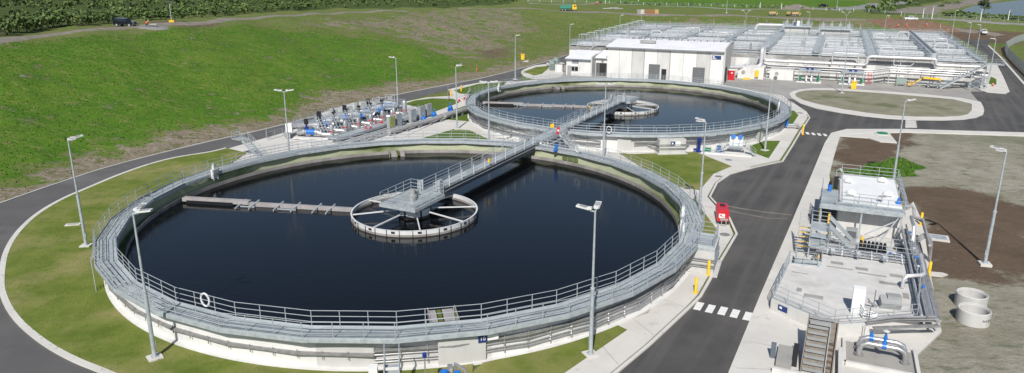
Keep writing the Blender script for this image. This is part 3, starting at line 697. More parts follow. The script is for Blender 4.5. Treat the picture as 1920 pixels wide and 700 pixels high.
# ---------------------------------------------------------------- bridges
BZ=2.75
def bridge(C,rz,length,label,sg=1):
    t=T('access_bridge',label,'bridge',C,rz); w=.72
    b=MB()
    for s in(-1,1):
        b.box((2+length/2-1,s*w,BZ-.36),(length-2,.10,.72)); b.box((2+length/2-1,s*w,BZ-.02),(length-2,.26,.05)); b.box((2+length/2-1,s*w,BZ-.72),(length-2,.26,.05))
    b.build('girder',mat_g,t)
    b=MB()
    x=1.5
    while x<length: b.box((x+.6,0,BZ+.02),(1.18,1.3,.04)); x+=1.2
    b.build('bridge_deck','grate',t)
    for s in(-1,1):
        r=railing([(2.6,s*(w+.03),BZ),(length-.2,s*(w+.03),BZ)],t,1.15,2.45,r=.028,rails=(1,.72,.45,.2))
        x=2.6
        while x<length: m=MB(); m.box((x,s*(w+.09),BZ+.5),(.10,.04,1.25)); m.build('stanchion','white',t); x+=2.45
    m=MB(); m.tube([(3,-w-.2,BZ-.25),(length,-w-.2,BZ-.25)],.06,6); m.tube([(3,-w-.22,BZ+.1),(length,-w-.22,BZ+.1)],.04,6); m.build('service_pipe','stain',t)
    m=MB(); m.box((length*.5,-w-.12,BZ+.75),(.25,.2,.4)); m.build('beacon','yellow',t)
    # centre platform
    m=MB()
    for i in range(8): m.box((-2.45+.62*i,0,BZ+.03),(.57,3.9,.05))
    m.build('platform_deck','grate',t)
    m=MB(); m.box((-.3,1.97,BZ-.12),(5.1,.08,.28)); m.box((-.3,-1.97,BZ-.12),(5.1,.08,.28)); m.box((-2.82,0,BZ-.12),(.08,3.9,.28)); m.box((2.22,0,BZ-.12),(.08,3.9,.28)); m.box((0,0,BZ-.25),(2.6,2.6,.4)); m.build('platform_frame','galv',t)
    railing([(2.2,.75,BZ+.05),(2.2,1.9,BZ+.05),(-2.75,1.9,BZ+.05),(-2.75,-1.9,BZ+.05),(2.2,-1.9,BZ+.05),(2.2,-.75,BZ+.05)],t,1.1,1.3)
    m=MB(); m.lathe((-.3,0,BZ),[(.42,0),(.42,.5),(.3,.55),(.3,1.0),(.0,1.02)],14); m.box((.55,.2,BZ+.35),(.5,.4,.6)); m.box((-.9,-.5,BZ+.25),(.5,.3,.4)); m.build('drive_motor','mgrey',t)
    m=MB(); m.box((3.0,-1.0,BZ+.55),(.55,.3,1.3)); m.build('control_panel','galv',t); m=MB(); m.box((2.7,1.1,BZ+.5),(.4,.5,.9)); m.build('control_panel','galv',t)
    return t
mat_g=mat('blue_grey_girder_steel',(.13,.155,.185),.5,.2,c2=(.10,.12,.15)); M['gird']=mat_g
bridge(C1,BA,26.6,'steel access bridge with handrails reaching to the hub of the nearer tank')
bridge(C2,BA+PI,26.6,'steel access bridge with handrails reaching to the hub of the farther tank')
# link walkway between the tanks
d=(C2-C1); L_=d.length; t=T('link_walkway','short steel footbridge and crossing platforms joining the rims of the two round tanks','walkway',C1,BA)
b=MB(); 
x=DO-.02
while x<L_-DO: b.box((x+.6,0,BZ+.01),(1.17,2.0,.05)); x+=1.2
b.box((L_/2,1.05,BZ-.15),(L_-2*DO,.08,.3)); b.box((L_/2,-1.05,BZ-.15),(L_-2*DO,.08,.3)); b.build('deck','grate',t)
for s in(-1,1): railing([(DO+.1,s*1.05,BZ),(L_-DO-.1,s*1.05,BZ)],t,1.12,1.5)
for x in(DO+1.6,L_-DO-1.6):
    for s in(-1,1): m=MB(); m.box((x,s*.9,BZ/2-.15),(.16,.16,BZ-.2)); m.build('support_column','galv',t)
for s,x0 in((1,DO+2.2),(-1,L_-DO-2.4)):
    m=MB()
    for k in range(9): m.box((x0,s*(1.3+k*.26),BZ-.25-k*.27),(1.0,.28,.05))
    for q in(-.52,.52): m.bar((x0+q,s*1.1,BZ-.1),(x0+q,s*3.7,.15),.06,.25)
    m.build('stair_flight','galv',t)
    for q in(-.5,.5): railing([(x0+q,s*1.1,BZ),(x0+q,s*3.7,.2)],t,1.05,1.1)
m=MB(); m.box((L_/2-.8,-1.5,1.5),(3.2,.3,.5)); m.tube([(DO+.3,-1.6,2.3),(L_-DO-.3,-1.6,2.3)],.12,8); m.tube([(DO+.3,1.5,2.2),(L_-DO-.3,1.5,2.2)],.1,8); m.build('service_pipe','stain',t)
b=MB(); b.box((L_/2,-2.1,.7),(3.,.7,1.5)); tt=T('void_shade_block','dark block put in for the shaded void below the footbridge between the two tanks','cabinet',C1,BA); b.build('casing','gird',tt); b=MB(); b.box((L_/2,-2.47,.9),(2.4,.05,.8)); b.build('door','dgrey',tt)  # dark block and panel stand in for the shade of the void under the crossing
# small coloured items on the crossing
def small(name,lab,cat,px,py,z,parts,rz=0,grp=None):
    x,y=G0(px,py,z); t=T(name,lab,cat,(x,y,z),rz,grp)
    for nm,m,fn in parts:
        b=MB(); fn(b); b.build(nm,m,t)
    return t
small('warning_sign','yellow warning sign on the crossing rail between the tanks','sign',1035,252,2.9,[('plate','yellow',lambda b:b.box((0,0,1.15),(.55,.04,.5),R(20))),('post','rail',lambda b:b.cone((0,.04,0),(0,.04,1.3),.03,.03,6))])
small('life_ring_case','red lifebuoy case on the crossing rail between the tanks','case',1046,256,2.9,[('case','red',lambda b:(b.box((0,0,.75),(.34,.16,.95),0,R(12)))),('lid','white',lambda b:b.box((.02,-.09,.8),(.2,.03,.25),0,R(12)))])
small('blue_actuator','bright blue valve actuator on the rim below the crossing','valve',1042,284,2.45,[('body','blue',lambda b:(b.cone((0,0,.1),(.1,0,.75),.17,.2,10),b.box((-.12,0,.12),(.4,.25,.2)))),('wheel','blue',lambda b:b.lathe((.1,0,.85),[(.2,0),(.24,.03),(.2,.06)],10))])
# life buoys and white wrapped hoses on the inner handrail
def buoy(C,a,r,lab,big=1.):
    t=T('lifebuoy',lab,'lifebuoy',C+pol(r,a,DZ+.75),a+PI/2,'white rings hung on the tank railings')
    b=MB(); b.tube([(.42*big*cos(2*PI*i/18),0,.52*big*sin(2*PI*i/18)) for i in range(18)],.075*big,8,True); b.build('ring','lamp',t)
    b=MB(); 
    for k in range(4):
        q=PI/4+k*PI/2; b.tube([(.42*big*cos(q+.1*j),.0,.52*big*sin(q+.1*j)) for j in(-1,0,1)],.115*big,8)
    b.build('band','galv',t)
    return t
buoy(C1,ang(383,568,3.,C1),DI-.1,'white lifebuoy wrapped in plastic on the near left railing of the nearer tank',.85)
buoy(C2,ang(1145,238,3.,C2),DO+.1,'white lifebuoy on the near railing of the farther tank beside a tall lamp post',.85)
buoy(C1,ang(1072,285,3.,C1),DI-.1,'white lifebuoy hung on the rim of the nearer tank just right of the bridge',.85)
def gate_unit(C,a,lab):
    t=T('scum_gate_drive',lab,'gate drive',C+pol(DI+.1,a,DZ),a)
    b=MB(); b.box((-.25,0,.3),(.4,.75,.55)); b.box((-.3,0,.75),(.25,.28,.5)); b.box((-.3,0,-.2),(.25,.8,.45)); b.build('casing','lamp',t)
    b=MB(); b.cone((-.3,0,.95),(-.3,0,1.2),.15,.15,12); b.build('actuator','galv',t)
    for y in(-.3,.3): b=MB(); b.cone((-.45,y,.2),(-.45,y,-.6),.06,.06,6); b.build('guide_rod','galv',t)
    m=MB(); m.box((-.55,0,.3),(.06,.7,.4)); m.build('vent','mgrey',t)
    return t
g='gate drives on the tank rims'
gate_unit(C1,ang(411,325,2.6,C1),'white gate drive standing on the far left rim of the nearer tank')['group']=g
gate_unit(C1,ang(1272,402,2.6,C1),'white gate drive on the right rim of the nearer tank, farther of two units')['group']=g
gate_unit(C1,ang(1272,428,2.6,C1),'white gate drive on the right rim of the nearer tank, closer of two units')['group']=g
gate_unit(C2,ang(1455,200,2.6,C2),'white gate drive standing on the right rim of the farther tank')['group']=g
gate_unit(C2,ang(924,164,2.6,C2),'white gate drive standing on the left rim of the farther tank')['group']=g
small('outlet_valve','tall blue valve with bent pale pipe by the right wall of the farther tank','valve',1474,243,0,[('valve_body','blue',lambda b:(b.cone((0,0,.6),(0,0,1.6),.28,.25,12),b.lathe((0,0,1.7),[(.35,0),(.35,.1)],12))),('bend_pipe','stain',lambda b:b.tube([(0,0,.7),(1.2,-.1,.75),(1.7,-.15,.6),(1.9,-.15,.3),(1.9,-.15,-.05)],.22,10)),('base_pad','rust',lambda b:b.box((1.9,-.15,.1),(.8,.7,.14)))])
# stair tower left of the nearer tank
t=T('access_stair','steel stair with handrails climbing to the far left rim of the nearer tank','stair',(*G0(470,296),0),R(150))
m=MB()
for k in range(10): m.box((-2.2+k*.3,0,.25+k*.22),(.3,1.0,.05))
for s in(-.52,.52): m.bar((-2.4,s,.1),(.8,s,2.3),.06,.25)
m.build('stair_flight','galv',t)
for s in(-.5,.5): railing([(-2.4,s,.15),(.7,s,2.35)],t,1.05,1.2)
m=MB(); m.box((1.6,0,2.35),(1.7,1.4,.07)); m.build('landing','grate',t); railing([(.8,.7,2.4),(2.4,.7,2.4),(2.4,-.7,2.4)],t)
# small ladder on the tank left wall
t=T('wall_ladder','small steel cage ladder on the outer left wall of the nearer tank','ladder',C1+pol(DO+.15,R(-147),0),R(-147))
m=MB()
for s in(-.25,.25): m.tube([(0,s,0),(0,s,2.6),(-.5,s,3.4)],.03,6)
m.build('stile','rail',t); m=MB()
for k in range(8): m.cone((0,-.25,.25+k*.3),(0,.25,.25+k*.3),.02,.02,5)
m.build('rungs','rail',t)
# ============================================================ LAMP POSTS
def lamp_proto(kind):
    t=T('lamp_post','tall galvanised lamp post','lamp post')
    b=MB(); b.box((0,0,.09),(.85,.85,.22)); b.build('concrete_footing','pave',t)
    b=MB(); b.cone((0,0,.15),(0,0,4.6),.14,.12,10); b.cone((0,0,4.6),(0,0,4.75),.15,.15,10); b.cone((0,0,4.7),(0,0,9.75),.085,.06,10); b.box((0,0,.22),(.42,.42,.04)); b.box((.13,0,1.1),(.06,.16,.4)); b.build('pole','galv',t)
    arms=[(R(42),1.),(R(-42),.9)] if kind==2 else [(R(172),1.),(R(8),1.)] if kind==4 else ([(R(150),1.2),(R(30),1.2)] if kind==3 else [(R(10),1.)])
    for a,l in arms:
        up=.9 if kind==3 else .12; up*=1
        h=MB(); p0=Vector((0,0,9.7)); p1=pol(.42 if kind!=3 else 1.1,a,9.7+up); h.tube([p0,pol(.3,a,9.72),p1],.045,6); h.build('arm','galv',t)
        h=MB(); rr=(.42 if kind!=3 else 1.1)+.34; c=pol(rr,a,9.78+up); h.box(c,(.82,.36,.10),a,R(-8)); h.box(pol(rr-.42,a,9.76+up),(.25,.25,.16),a); hd=h.build('lamp_head','lamp',t)
        h=MB(); h.box(c+Vector((0,0,.075)),(.42,.3,.03),a,R(-8)); h.build('photocell_panel','mgrey',hd)
    return t
LG='lamp posts around the plant roads'
P2=None
lamps=[ # kind, base px or top px ('t'), rot, label
 (2,(162,463),0,5,'lamp post at far left on the lawn between the ring road and the nearer tank'),
 (2,(291,674),0,40,'lamp post on the lawn at the near left front of the nearer tank'),
 (2,(1107,668),0,115,'lamp post on the strip of lawn between the nearer tank and the footpath'),
 (2,(1310,410),0,170,'lamp post on the lawn beside the red generator'),
 (2,(857,243),0,10,'lamp post beside the small triangle of lawn right of the pump rows'),
 (1,(1434,284),0,120,'lamp post on the small lawn at the right front of the farther tank'),
 (2,(1846,497),0,165,'lamp post on bare brown soil at the right above two concrete rings'),
 (1,(1578,176),0,90,'lamp post at the upper edge of the oval traffic island facing the pipe racks'),
 (1,(1852,160),0,160,'lamp post at the right end of the tank block beside the asphalt road'),
 (1,(966,150),0,20,'lamp post on grass strip behind the left rim of the farther tank'),
 (4,(532,168),10,0,'lamp post rising behind the nearer tank at the left end of the pump rows'),
 (1,(742,106),10,180,'lamp post rising behind the middle of the pump rows beside the road'),
 (4,(1136,156),10,0,'lamp post between the two tanks right of the footbridge'),
 (4,(916,152),10,5,'lamp post in front of the left wall of the farther tank'),
 (1,(1698,186),10,0,'lamp post behind the white flat roof of the pump station'),
 (1,(1069,45),10,20,'lamp post left of the tank block behind the low white office'),
 (1,(1163,28),10,0,'lamp post behind the left edge of the tank block, nearer of two close together'),
 (1,(1203,25),10,0,'lamp post behind the left corner of the tank block, farther of two close together'),
 (3,(1400,24),10,0,'twin armed lamp post behind the middle of the tank block'),
 (1,(1519,22),10,160,'lamp post behind the raised inlet platform'),
 (3,(1588,27),10,0,'twin armed lamp post behind the right part of the tank block'),
 (1,(1822,42),10,180,'lamp post by the back right road, left one of a pair'),
 (1,(1840,46),10,180,'lamp post by the back right road, right one of a pair'),
 (1,(1365,-14),14,0,'pale pole lamp in front of the far bright green field, left one'),
 (1,(1573,-20),14,0,'pale pole lamp beside the far grey gravel road end'),
 (1,(1665,11),13,0,'slim lamp pole beside the far scrubby bank'),
 (1,(1795,4),13,0,'slim lamp pole in front of the far reservoir edge'),
]
protos={}
for k,(kind,px,zt,rot,lab) in enumerate(lamps):
    x,y=G0(*px,zt); z=hz(x,y)
    if kind not in protos:
        p=lamp_proto(kind); protos[kind]=p; p.location=(x,y,z); p.rotation_euler=(0,0,R(rot)); p['label']=lab; p['group']=LG
    else: dup(protos[kind],(x,y,z),R(rot),lab,LG)
# floodlight by the car on the hill
p=G(322,42); t=T('solar_lamp','short solar lamp pole with yellow base beside the dirt track on the hill crest','lamp post',p,R(20))
b=MB(); b.cone((0,0,0),(0,0,4.6),.10,.07,8); b.build('pole','galv',t); b=MB(); b.box((0,0,4.7),(1.6,1.0,.06),0,R(12)); b.build('solar_panel','gird',t); b=MB(); b.box((1.,0,4.5),(.7,.25,.08)); b.build('lamp_head','gird',t); b=MB(); b.box((0,0,.25),(1.1,1.,.5)); b.build('base_block','yellow',t)
# ============================================================ TREATMENT BLOCK (local frame: x along the front, y to the back)
FR=(98.9,149.9,0); BR=R(-24); BM=Matrix.Translation(FR)@Matrix.Rotation(BR,4,'Z')
def LP(x,y,z=0): return BM@Vector((x,y,z))
BT=5.0
t=tank=T('treatment_tank_block','huge pale concrete block of covered treatment tanks with walkways behind the white building','tank block',FR,BR)
b=MB(); n=31
for i in range(n):
    x0=-92+i*92/n; x1=x0+92/n; b.mi=[0,2,0,1,0,2,1][i%7]; b.add([(x0,0,-.1),(x1,0,-.1),(x1,0,BT),(x0,0,BT)],[(0,1,2,3)])
b.mi=1; b.add([(-92,0,-.1),(0,0,-.1),(0,77,-.1),(-92,77,-.1),(-92,0,BT-.9),(0,0,BT-.9),(0,77,BT-.9),(-92,77,BT-.9)],[(1,2,6,5),(2,3,7,6),(3,0,4,7)])
b.mi=2; b.add([(-92,0,BT-.9),(0,0,BT-.9),(0,77,BT-.9),(-92,77,BT-.9)],[(0,1,2,3)])
b.box((-.15,38.5,BT-.5),(.3,77,1.0)); b.box((-91.85,38.5,BT-.5),(.3,77,1.)); b.box((-46,76.85,BT-.5),(91.4,.3,1.)); b.box((-46,.15,BT-.46),(91.4,.3,.9))
b.build('wall',['wallA','wallB','wallC'],t)
CX=[-92,-80,-68,-56,-44.5,-33,-21.5,-9.7,-.4]; RP=8.5; k=0
for ci in range(8):
    for ri in range(9):
        x0,x1=CX[ci]+1.0,CX[ci+1]-1.0; y0=.7+ri*RP
        if 44<y0<62 and ci in(4,5): continue
        if ci<4 and y0<9 and ci>0: continue
        r=random.Random(ci*31+ri*7); b=MB(); w=RP-2.6+r.uniform(-.7,.5); zt=BT+.15+r.uniform(-.25,.45)
        # a shallow ribbed cover: segments with gentle barrel
        m=6
        for j in range(m):
            a=y0+.6+w*j/m; c=a+w/m-.05; h0=zt+.28*sin(PI*j/m); h1=zt+.28*sin(PI*(j+1)/m)
            b.add([(x0,a,BT-.9),(x1,a,BT-.9),(x1,a,h0),(x0,a,h0),(x1,c,h1),(x0,c,h1),(x1,c,BT-.9),(x0,c,BT-.9)],[(0,1,2,3),(3,2,4,5),(5,4,6,7),(1,6,4,2),(0,3,5,7)])
        for j in range(5): xx=x0+(x1-x0)*(j+.5)/5; b.box((xx,y0+.6+w/2,zt+.22),(.08,w,.12))
        b.build('tank_cover','cover',t); k+=1
# walkways: cross (x direction) and long (y direction)
for ri in range(10):
    y=.35+ri*RP if ri<9 else 76.5
    b=MB(); b.box((-46,y,BT+.55),(91.5,.95,.08)); b.box((-46,y-.45,BT+.48),(91.5,.06,.2)); b.build('cross_walkway','grate',t)
    for s in((-.45,) if ri%2 else (-.45,.45)): 
        for (xa,xb) in((-91.6,-56.5),(-55.5,-33.3),(-32.5,-10.2),(-9.2,-.3)):
            railing([(xa,y+s,BT+.58),(xb,y+s,BT+.58)],t,1.1,3.0,posts=False,toe=False,r=.03)
for x,wd,z in((-21.5,2.2,BT+.75),(-33,1.4,BT+.9),(-44.5,2.4,BT+1.0),(-56,1.2,BT+.7),(-68,1.2,BT+.7),(-80,1.2,BT+.7),(-.8,1.2,BT+.6),(-91.2,1.2,BT+.6)):
    b=MB(); b.box((x,38.5,z),(wd,76.5,.1)); b.box((x-wd/2,38.5,z-.1),(.06,76.5,.25)); b.box((x+wd/2,38.5,z-.1),(.06,76.5,.25)); b.build('long_walkway','grate',t)
    for s in(-1,1): railing([(x+s*wd/2,.5,z+.05),(x+s*wd/2,76.5,z+.05)],t,1.1,3.2,posts=False,toe=False,r=.03)
b=MB(); b.box((-9.7,34,BT+.9),(1.5,66,1.6)); b.build('channel_wall','galv',t); b=MB(); b.box((-9.7,34,BT+1.71),(.7,65.6,.05)); b.build('channel_slot','dgrey',t)
# small machines scattered on the covers
eq=random.Random(3)
for i in range(46):
    ci=eq.randrange(8); ri=eq.randrange(9); x=CX[ci]+1.4+eq.random()*9; y=1.5+ri*RP+eq.random()*5
    if x>-1 : continue
    b=MB(); kind=eq.randrange(4); z=BT+.4
    if kind==0: b.box((x,y,z+.6),(.9,.7,1.3)); m='mgrey'
    elif kind==1: b.tube([(x,y,z),(x,y,z+1.3),(x+.4,y,z+1.7),(x+2.4,y,z+1.7),(x+2.8,y,z+1.3),(x+2.8,y,z)],.17,8); m='pipew'
    elif kind==2: b.cone((x,y,z),(x,y,z+1.1),.35,.3,10); b.cone((x,y,z+1.1),(x,y,z+1.6),.18,.18,8); m='stain'
    else: b.cone((x,y,z),(x,y,z+3.6),.05,.04,6); b.box((x,y,z+3.4),(.3,.3,.3)); m='tray'
    b.build(('switch_box','vent_loop','mixer','mast')[kind],m,t)
# portal frames along the left edge
for i in range(10):
    y=6+i*6.6; b=MB(); 
    b.tube([(-91.5,y,BT+.6),(-91.5,y,BT+2.5),(-89.3,y,BT+2.5),(-89.3,y,BT+.6)],.06,6); b.tube([(-91.5,y+2.,BT+.6),(-91.5,y+2,BT+2.5),(-89.3,y+2,BT+2.5),(-89.3,y+2,BT+.6)],.06,6); b.bar((-91.5,y,BT+2.5),(-91.5,y+2,BT+2.5),.06,.06)
    b.build('portal_frame','rail',t)
# goose neck vents behind the building roof
for i in range(17):
    x=-77+i*1.55; b=MB(); b.tube([(x,3.2,BT-.8),(x,3.2,BT+1.9),(x+.2,3.6,BT+2.3),(x+.3,4.4,BT+2.3),(x+.3,4.9,BT+1.8),(x+.3,4.9,BT)],.24,8); b.build('vent_pipe','pipew',t)
# raised inlet platforms at the back
def raised(x0,x1,y0,y1,z,lab):
    t=T('inlet_platform',lab,'platform',LP(x0,y0,0),BR); w=x1-x0; d=y1-y0
    b=MB(); b.box((w/2,d/2,(z+BT)/2-.6),(w-.8,d-.8,z-BT+1.)); b.build('chamber','wallB',t)
    b=MB(); b.box((w/2,d/2,z),(w+.6,d+.6,.22)); b.build('deck','grate',t)
    railing([(-.2,-.2,z+.1),(w+.2,-.2,z+.1),(w+.2,d+.2,z+.1),(-.2,d+.2,z+.1)],t,1.1,1.6,True)
    for q in range(4):
        b=MB(); xx=.8+q*(w-1.6)/3; b.box((xx,d*.5,z+.7),(.9,1.2,1.3)); b.cone((xx,d*.5,z+1.3),(xx,d*.5,z+2.0),.2,.15,8); b.build('screen_unit','mgrey',t)
    return t
raised(-44,-36.5,52,60,BT+3.0,'left raised steel inlet platform with railings at the back of the tank block')
raised(-34,-25.5,52,60,BT+2.5,'right raised steel inlet platform with railings at the back of the tank block')
t=T('white_vessel','small white vessel with blue motor on the left raised inlet platform','vessel',LP(-40,54,BT+3.1),BR); b=MB(); b.lathe((0,0,0),[(0,1.5),(.4,1.45),(.45,1.2),(.45,0)],12); b.build('vessel','white',t); b=MB(); b.box((-1,0,.5),(.5,.5,1.)); b.build('motor','dblue',t)
t=T('inlet_duct','pale lagged pipe elbow left of the raised inlet platforms','pipe',LP(-52,56,0),BR); b=MB(); b.tube([(0,0,BT),(0,0,BT+2.2),(.4,0,BT+2.8),(1,0,BT+3),(8,0,BT+3)],.45,10); b.build('duct','pipew',t)
# front galleries of pipes
def pipe(name,lab,pts,r,m='pipew',sup=True,cat='pipe'):
    t=T(name,lab,cat,LP(*pts[0][:2],0),BR); o=Vector((pts[0][0],pts[0][1],0)); P=[Vector(p)-o for p in pts]
    Q=[P[0]]
    for i in range(1,len(P)-1):
        a=(P[i-1]-P[i]);c=(P[i+1]-P[i]); l=min(r*2.4,a.length*.45,c.length*.45); a.normalize();c.normalize()
        p0=P[i]+a*l;p2=P[i]+c*l
        for k in range(5): u=k/4; Q.append(p0*(1-u)**2+P[i]*2*u*(1-u)+p2*u*u)
    Q.append(P[-1]); b=MB(); b.tube(Q,r,10); b.build('pipe_run',m,t)
    nf=0
    for a,c in zip(P,P[1:]):
        k=max(1,int((c-a).length/4))
        for j in range(1,k): p=a.lerp(c,j/k); d=(c-a).normalized(); f=MB(); f.cone(p-d*.06,p+d*.06,r*1.22,r*1.22,10); f.build('flange','stain',t); nf+=1
    if sup:
        n=0
        for a,c in zip(P,P[1:]):
            if abs(c.z-a.z)<.2 and (c-a).length>3:
                k=max(1,int((c-a).length/5))
                for j in range(k+1):
                    if n>30: break
                    p=a.lerp(c,j/k); s=MB(); s.box((p.x,p.y,p.z/2-r/2),(.14,.14,p.z-r)); s.box((p.x,p.y+.0,p.z-r-.05),(.2,.7,.1)); s.build('pipe_support','galv',t); n+=1
    return t
pipe('lagged_pipe','thick pale lagged pipe running along the front of the tank block with a raised loop',[(-44,-1.6,BT+1.5),(-44,-1.6,2.2+1.6),(-22.6,-1.6,3.8),(-22.6,-1.6,5.7),(-9.5,-1.6,5.7),(-9.5,-1.6,4.5),(-.3,-1.6,4.5)],.36)
pipe('lagged_pipe','thick pale pipe dropping from the walkways and bending into the white building',[(-43.6,6,BT+1.6),(-44.4,-3.2,BT+1.6),(-44.4,-3.2,2.6),(-51,-8,2.6)],.42,'pipew',False)
pipe('service_pipe','upper slim steel pipe along the front wall of the tank block',[(-43,-2.6,3.0),(-21,-2.6,3.0),(-18,-2.6,3.6),(0,-2.6,3.4)],.17,'stain')
pipe('service_pipe','middle slim steel pipe along the front wall of the tank block',[(-43,-2.9,2.55),(-21,-2.9,2.55),(-18,-2.9,3.2),(0,-2.9,3.0)],.13,'stain',False)
pipe('service_pipe','lowest slim steel pipe along the front wall of the tank block',[(-36,-3.3,2.1),(-21,-3.3,2.1),(-18,-3.3,2.7),(-1,-3.3,2.6)],.13,'pipew',False)
t=T('cable_tray','long dark cable tray slung below the pipes in front of the tank block','cable tray',LP(-43,-3.1,0),BR); b=MB(); b.box((11,0,1.75),(22,.6,.12)); b.bar((22,0,1.75),(25,0,2.4),.6,.12); b.box((34,0,2.4),(18,.6,.12)); b.build('tray','tray',t)
for i in range(23): b=MB(); b.box((1+i*1.85,0,(1.7 if i<12 else 2.35)),(.08,.9,.22)); b.build('tray_bracket','galv',t)
pipe('pipe_loop','pale square pipe loop above the middle of the front pipes',[(-29.6,-1.9,4.0),(-29.6,-1.9,6.2),(-24.4,-1.9,6.2),(-24.4,-1.9,4.2)],.16,'pipew',False)
pipe('pipe_loop','narrow pipe loop below the thick pipe near the right end of the tank block',[(-17.4,-2,5.4),(-17.4,-2,4.1),(-14.2,-2.2,4.1),(-13.6,-2.2,4.7)],.1,'pipew',False)
# low annex plinth left of the racks
t=T('pipe_annex','low concrete annex with round fans and a yellow cabinet right of the white building','annex',LP(-49.2,-6.2,0),BR)
b=MB(); b.box((3,3,1.3),(5.6,6,2.6)); b.box((9.5,3.6,1.1),(5,5,2.2)); b.build('wall','wallA',t)
for x in(1.4,8.6): 
    b=MB(); b.cone((x,-.02,1.5),(x,-.12,1.5),.42,.42,14); b.build('fan','mgrey',t)
b=MB(); b.box((4.4,-.25,1.3),(.75,.4,1.5)); b.build('cabinet','yellow',t)
# stair on the right
def stair(lab,o,rz,run,rise,w=1.1,n=16,z0=0,tower=None):
    t=T('steel_staircase',lab,'stair',o,rz); m=MB()
    for k in range(n): m.box(((k+.5)*run/n,0,z0+(k+1)*rise/n),(run/n*1.02,w,.05))
    m.build('treads','grate',t)
    for s in(-1,1):
        m=MB(); m.bar((0,s*w/2,z0+.05),(run,s*w/2,z0+rise),.06,.28); m.build('stringer','galv',t)
        railing([(0,s*w/2,z0+.1),(run,s*w/2,z0+rise+.05)],t,1.05,1.4)
    return t
s=stair('long straight steel staircase climbing the front right of the tank block',LP(-8.4,-4.6,0),BR,7.6,BT+.4,1.2,24)
m=MB(); m.box((9,0.9,BT+.42),(3,3,.08)); m.build('landing','grate',s); railing([(7.6,-.6,BT+.46),(10.5,-.6,BT+.46),(10.5,2.2,BT+.46)],s,1.1,1.2)
for x in(5.2,7.4): 
    m=MB()
    for y in(-.7,.8): m.box((x,y,BT*.45),(.12,.12,BT*.9 if x>7 else BT*.75))
    m.build('tower_leg','galv',s)
m=MB()
for z in range(3):
    m.bar((5.2,-.72,z*1.25+.2),(7.4,-.72,z*1.25+1.4),.06,.06); m.bar((5.2,-.72,z*1.25+1.4),(7.4,-.72,z*1.25+.2),.06,.06)
m.build('cross_bracing','galv',s)
stair('steep steel stair between the white building and the pipe rack',LP(-50,-2.5,0),BR,5.5,BT,1.0,16)
# valve skids
def skid(lab,o):
    t=T('valve_skid',lab,'valve skid',o,BR,'valve skids before the tank block')
    b=MB(); b.box((2.4,0,.12),(5.,3.0,.24)); b.build('plinth','wallA',t)
    b=MB()
    for x in(.3,1.7,3.1,4.5):
        for y in(-1.2,1.2): b.box((x,y,1.4),(.12,.12,2.6))
    b.box((2.4,-1.2,2.7),(4.4,.5,.3)); b.box((2.4,1.2,2.7),(4.4,.4,.3)); b.box((2.4,0,2.75),(3,2,.1)); b.build('frame','galv',t)
    for x in(.55,4.3):
        b=MB(); b.cone((x,-1,.5),(x,-1,1.3),.33,.33,12); b.cone((x-.1,-1,1.3),(x-.1,-1,1.6),.15,.15,8); b.build('pump_motor','green',t)
    for x in(1.9,2.9):
        b=MB(); b.cone((x,-.9,2.85),(x,-.9,3.2),.3,.3,12); b.build('valve_head','dblue',t)
        b=MB(); b.tube([(x,-1.6,.3),(x,-1.4,1.0),(x,-1,1.5),(x,-.9,2.8)],.16,8); b.build('riser_pipe','stain',t)
    b=MB(); b.tube([(.5,-.8,.9),(4.4,-.8,.9)],.22,10); b.tube([(.9,-1.2,1.7),(4.0,-1.2,1.7)],.14,8); b.build('manifold','pipeg',t)
    return t
skid('left one of two valve skids with green motors before the tank block',LP(-36.2,-6.0,0)); skid('right one of two valve skids with green motors before the tank block',LP(-27.6,-5.4,0))
# ladder red, cabinets
t=T('red_ladder','red cage ladder leaning by the front wall of the tank block','ladder',LP(-21.8,-4.6,0),BR); b=MB()
for x in(-.35,.35): b.box((x,0,1.3),(.09,.09,2.6))
b.build('stile','red',t); b=MB()
for k in range(7): b.box((0,0,.3+k*.36),(.6,.07,.07))
b.build('rungs','red',t)
t=T('steel_cabinet','pale green steel cabinet on legs by the front wall of the tank block','cabinet',LP(-15.6,-4.2,0),BR); b=MB(); b.box((0,0,1.1),(1.9,.6,1.1)); b.build('casing','lgreen',t); b=MB(); b.box((-.8,0,.3),(.1,.4,.6)); b.box((.8,0,.3),(.1,.4,.6)); b.build('legs','galv',t)
b=MB(); b.tube([(-13.8,-5.,1.1),(-7.6,-5.,1.1)],.03,6); b.tube([(-13.8,-5.,.6),(-7.6,-5.,.6)],.03,6)
for i in range(5): b.cone((-13.8+i*1.55,-5.,0),(-13.8+i*1.55,-5.,1.1),.035,.035,6)
o=b.build('barrier_rail','rail'); o.matrix_world=BM; tag(o,'low steel guard rail at the foot of the tank block beside the boom lift','railing')
def boxthing(name,lab,cat,px,py,parts,rz=0,z=0,grp=None):
    x,y=G0(px,py,z); t=T(name,lab,cat,(x,y,z),rz,grp)
    for nm,m,c,d in parts: b=MB(); b.box(c,d); b.build(nm,m,t)
    return t
boxthing('yellow_bin','yellow wheeled bin standing on the yard before the tank block','bin',1600,167,[('bin_body','yellow',(0,0,.75),(.95,.9,1.4)),('lid','yellow',(0,-.03,1.52),(1.1,1.05,.14)),('wheels','black',(0,.4,.12),(.9,.25,.24))],BR)
boxthing('yellow_bin','yellow bin on a concrete pad beside the left ring road','bin',980,113,[('bin_body','yellow',(0,0,.8),(.9,.9,1.5)),('lid','yellow',(0,-.03,1.62),(1.1,1.05,.14))],0)
fill('bin_pad',[(968,116),(975,111),(992,112),(990,117)],'pave',.1)
boxthing('wheel_stop','low yellow wheel stop block on the yard near the red toilet','wheel stop',1400,150,[('block','yellow',(0,0,.25),(1.5,.4,.4)),('base','mgrey',(0,0,.05),(1.7,.5,.06))],BR)
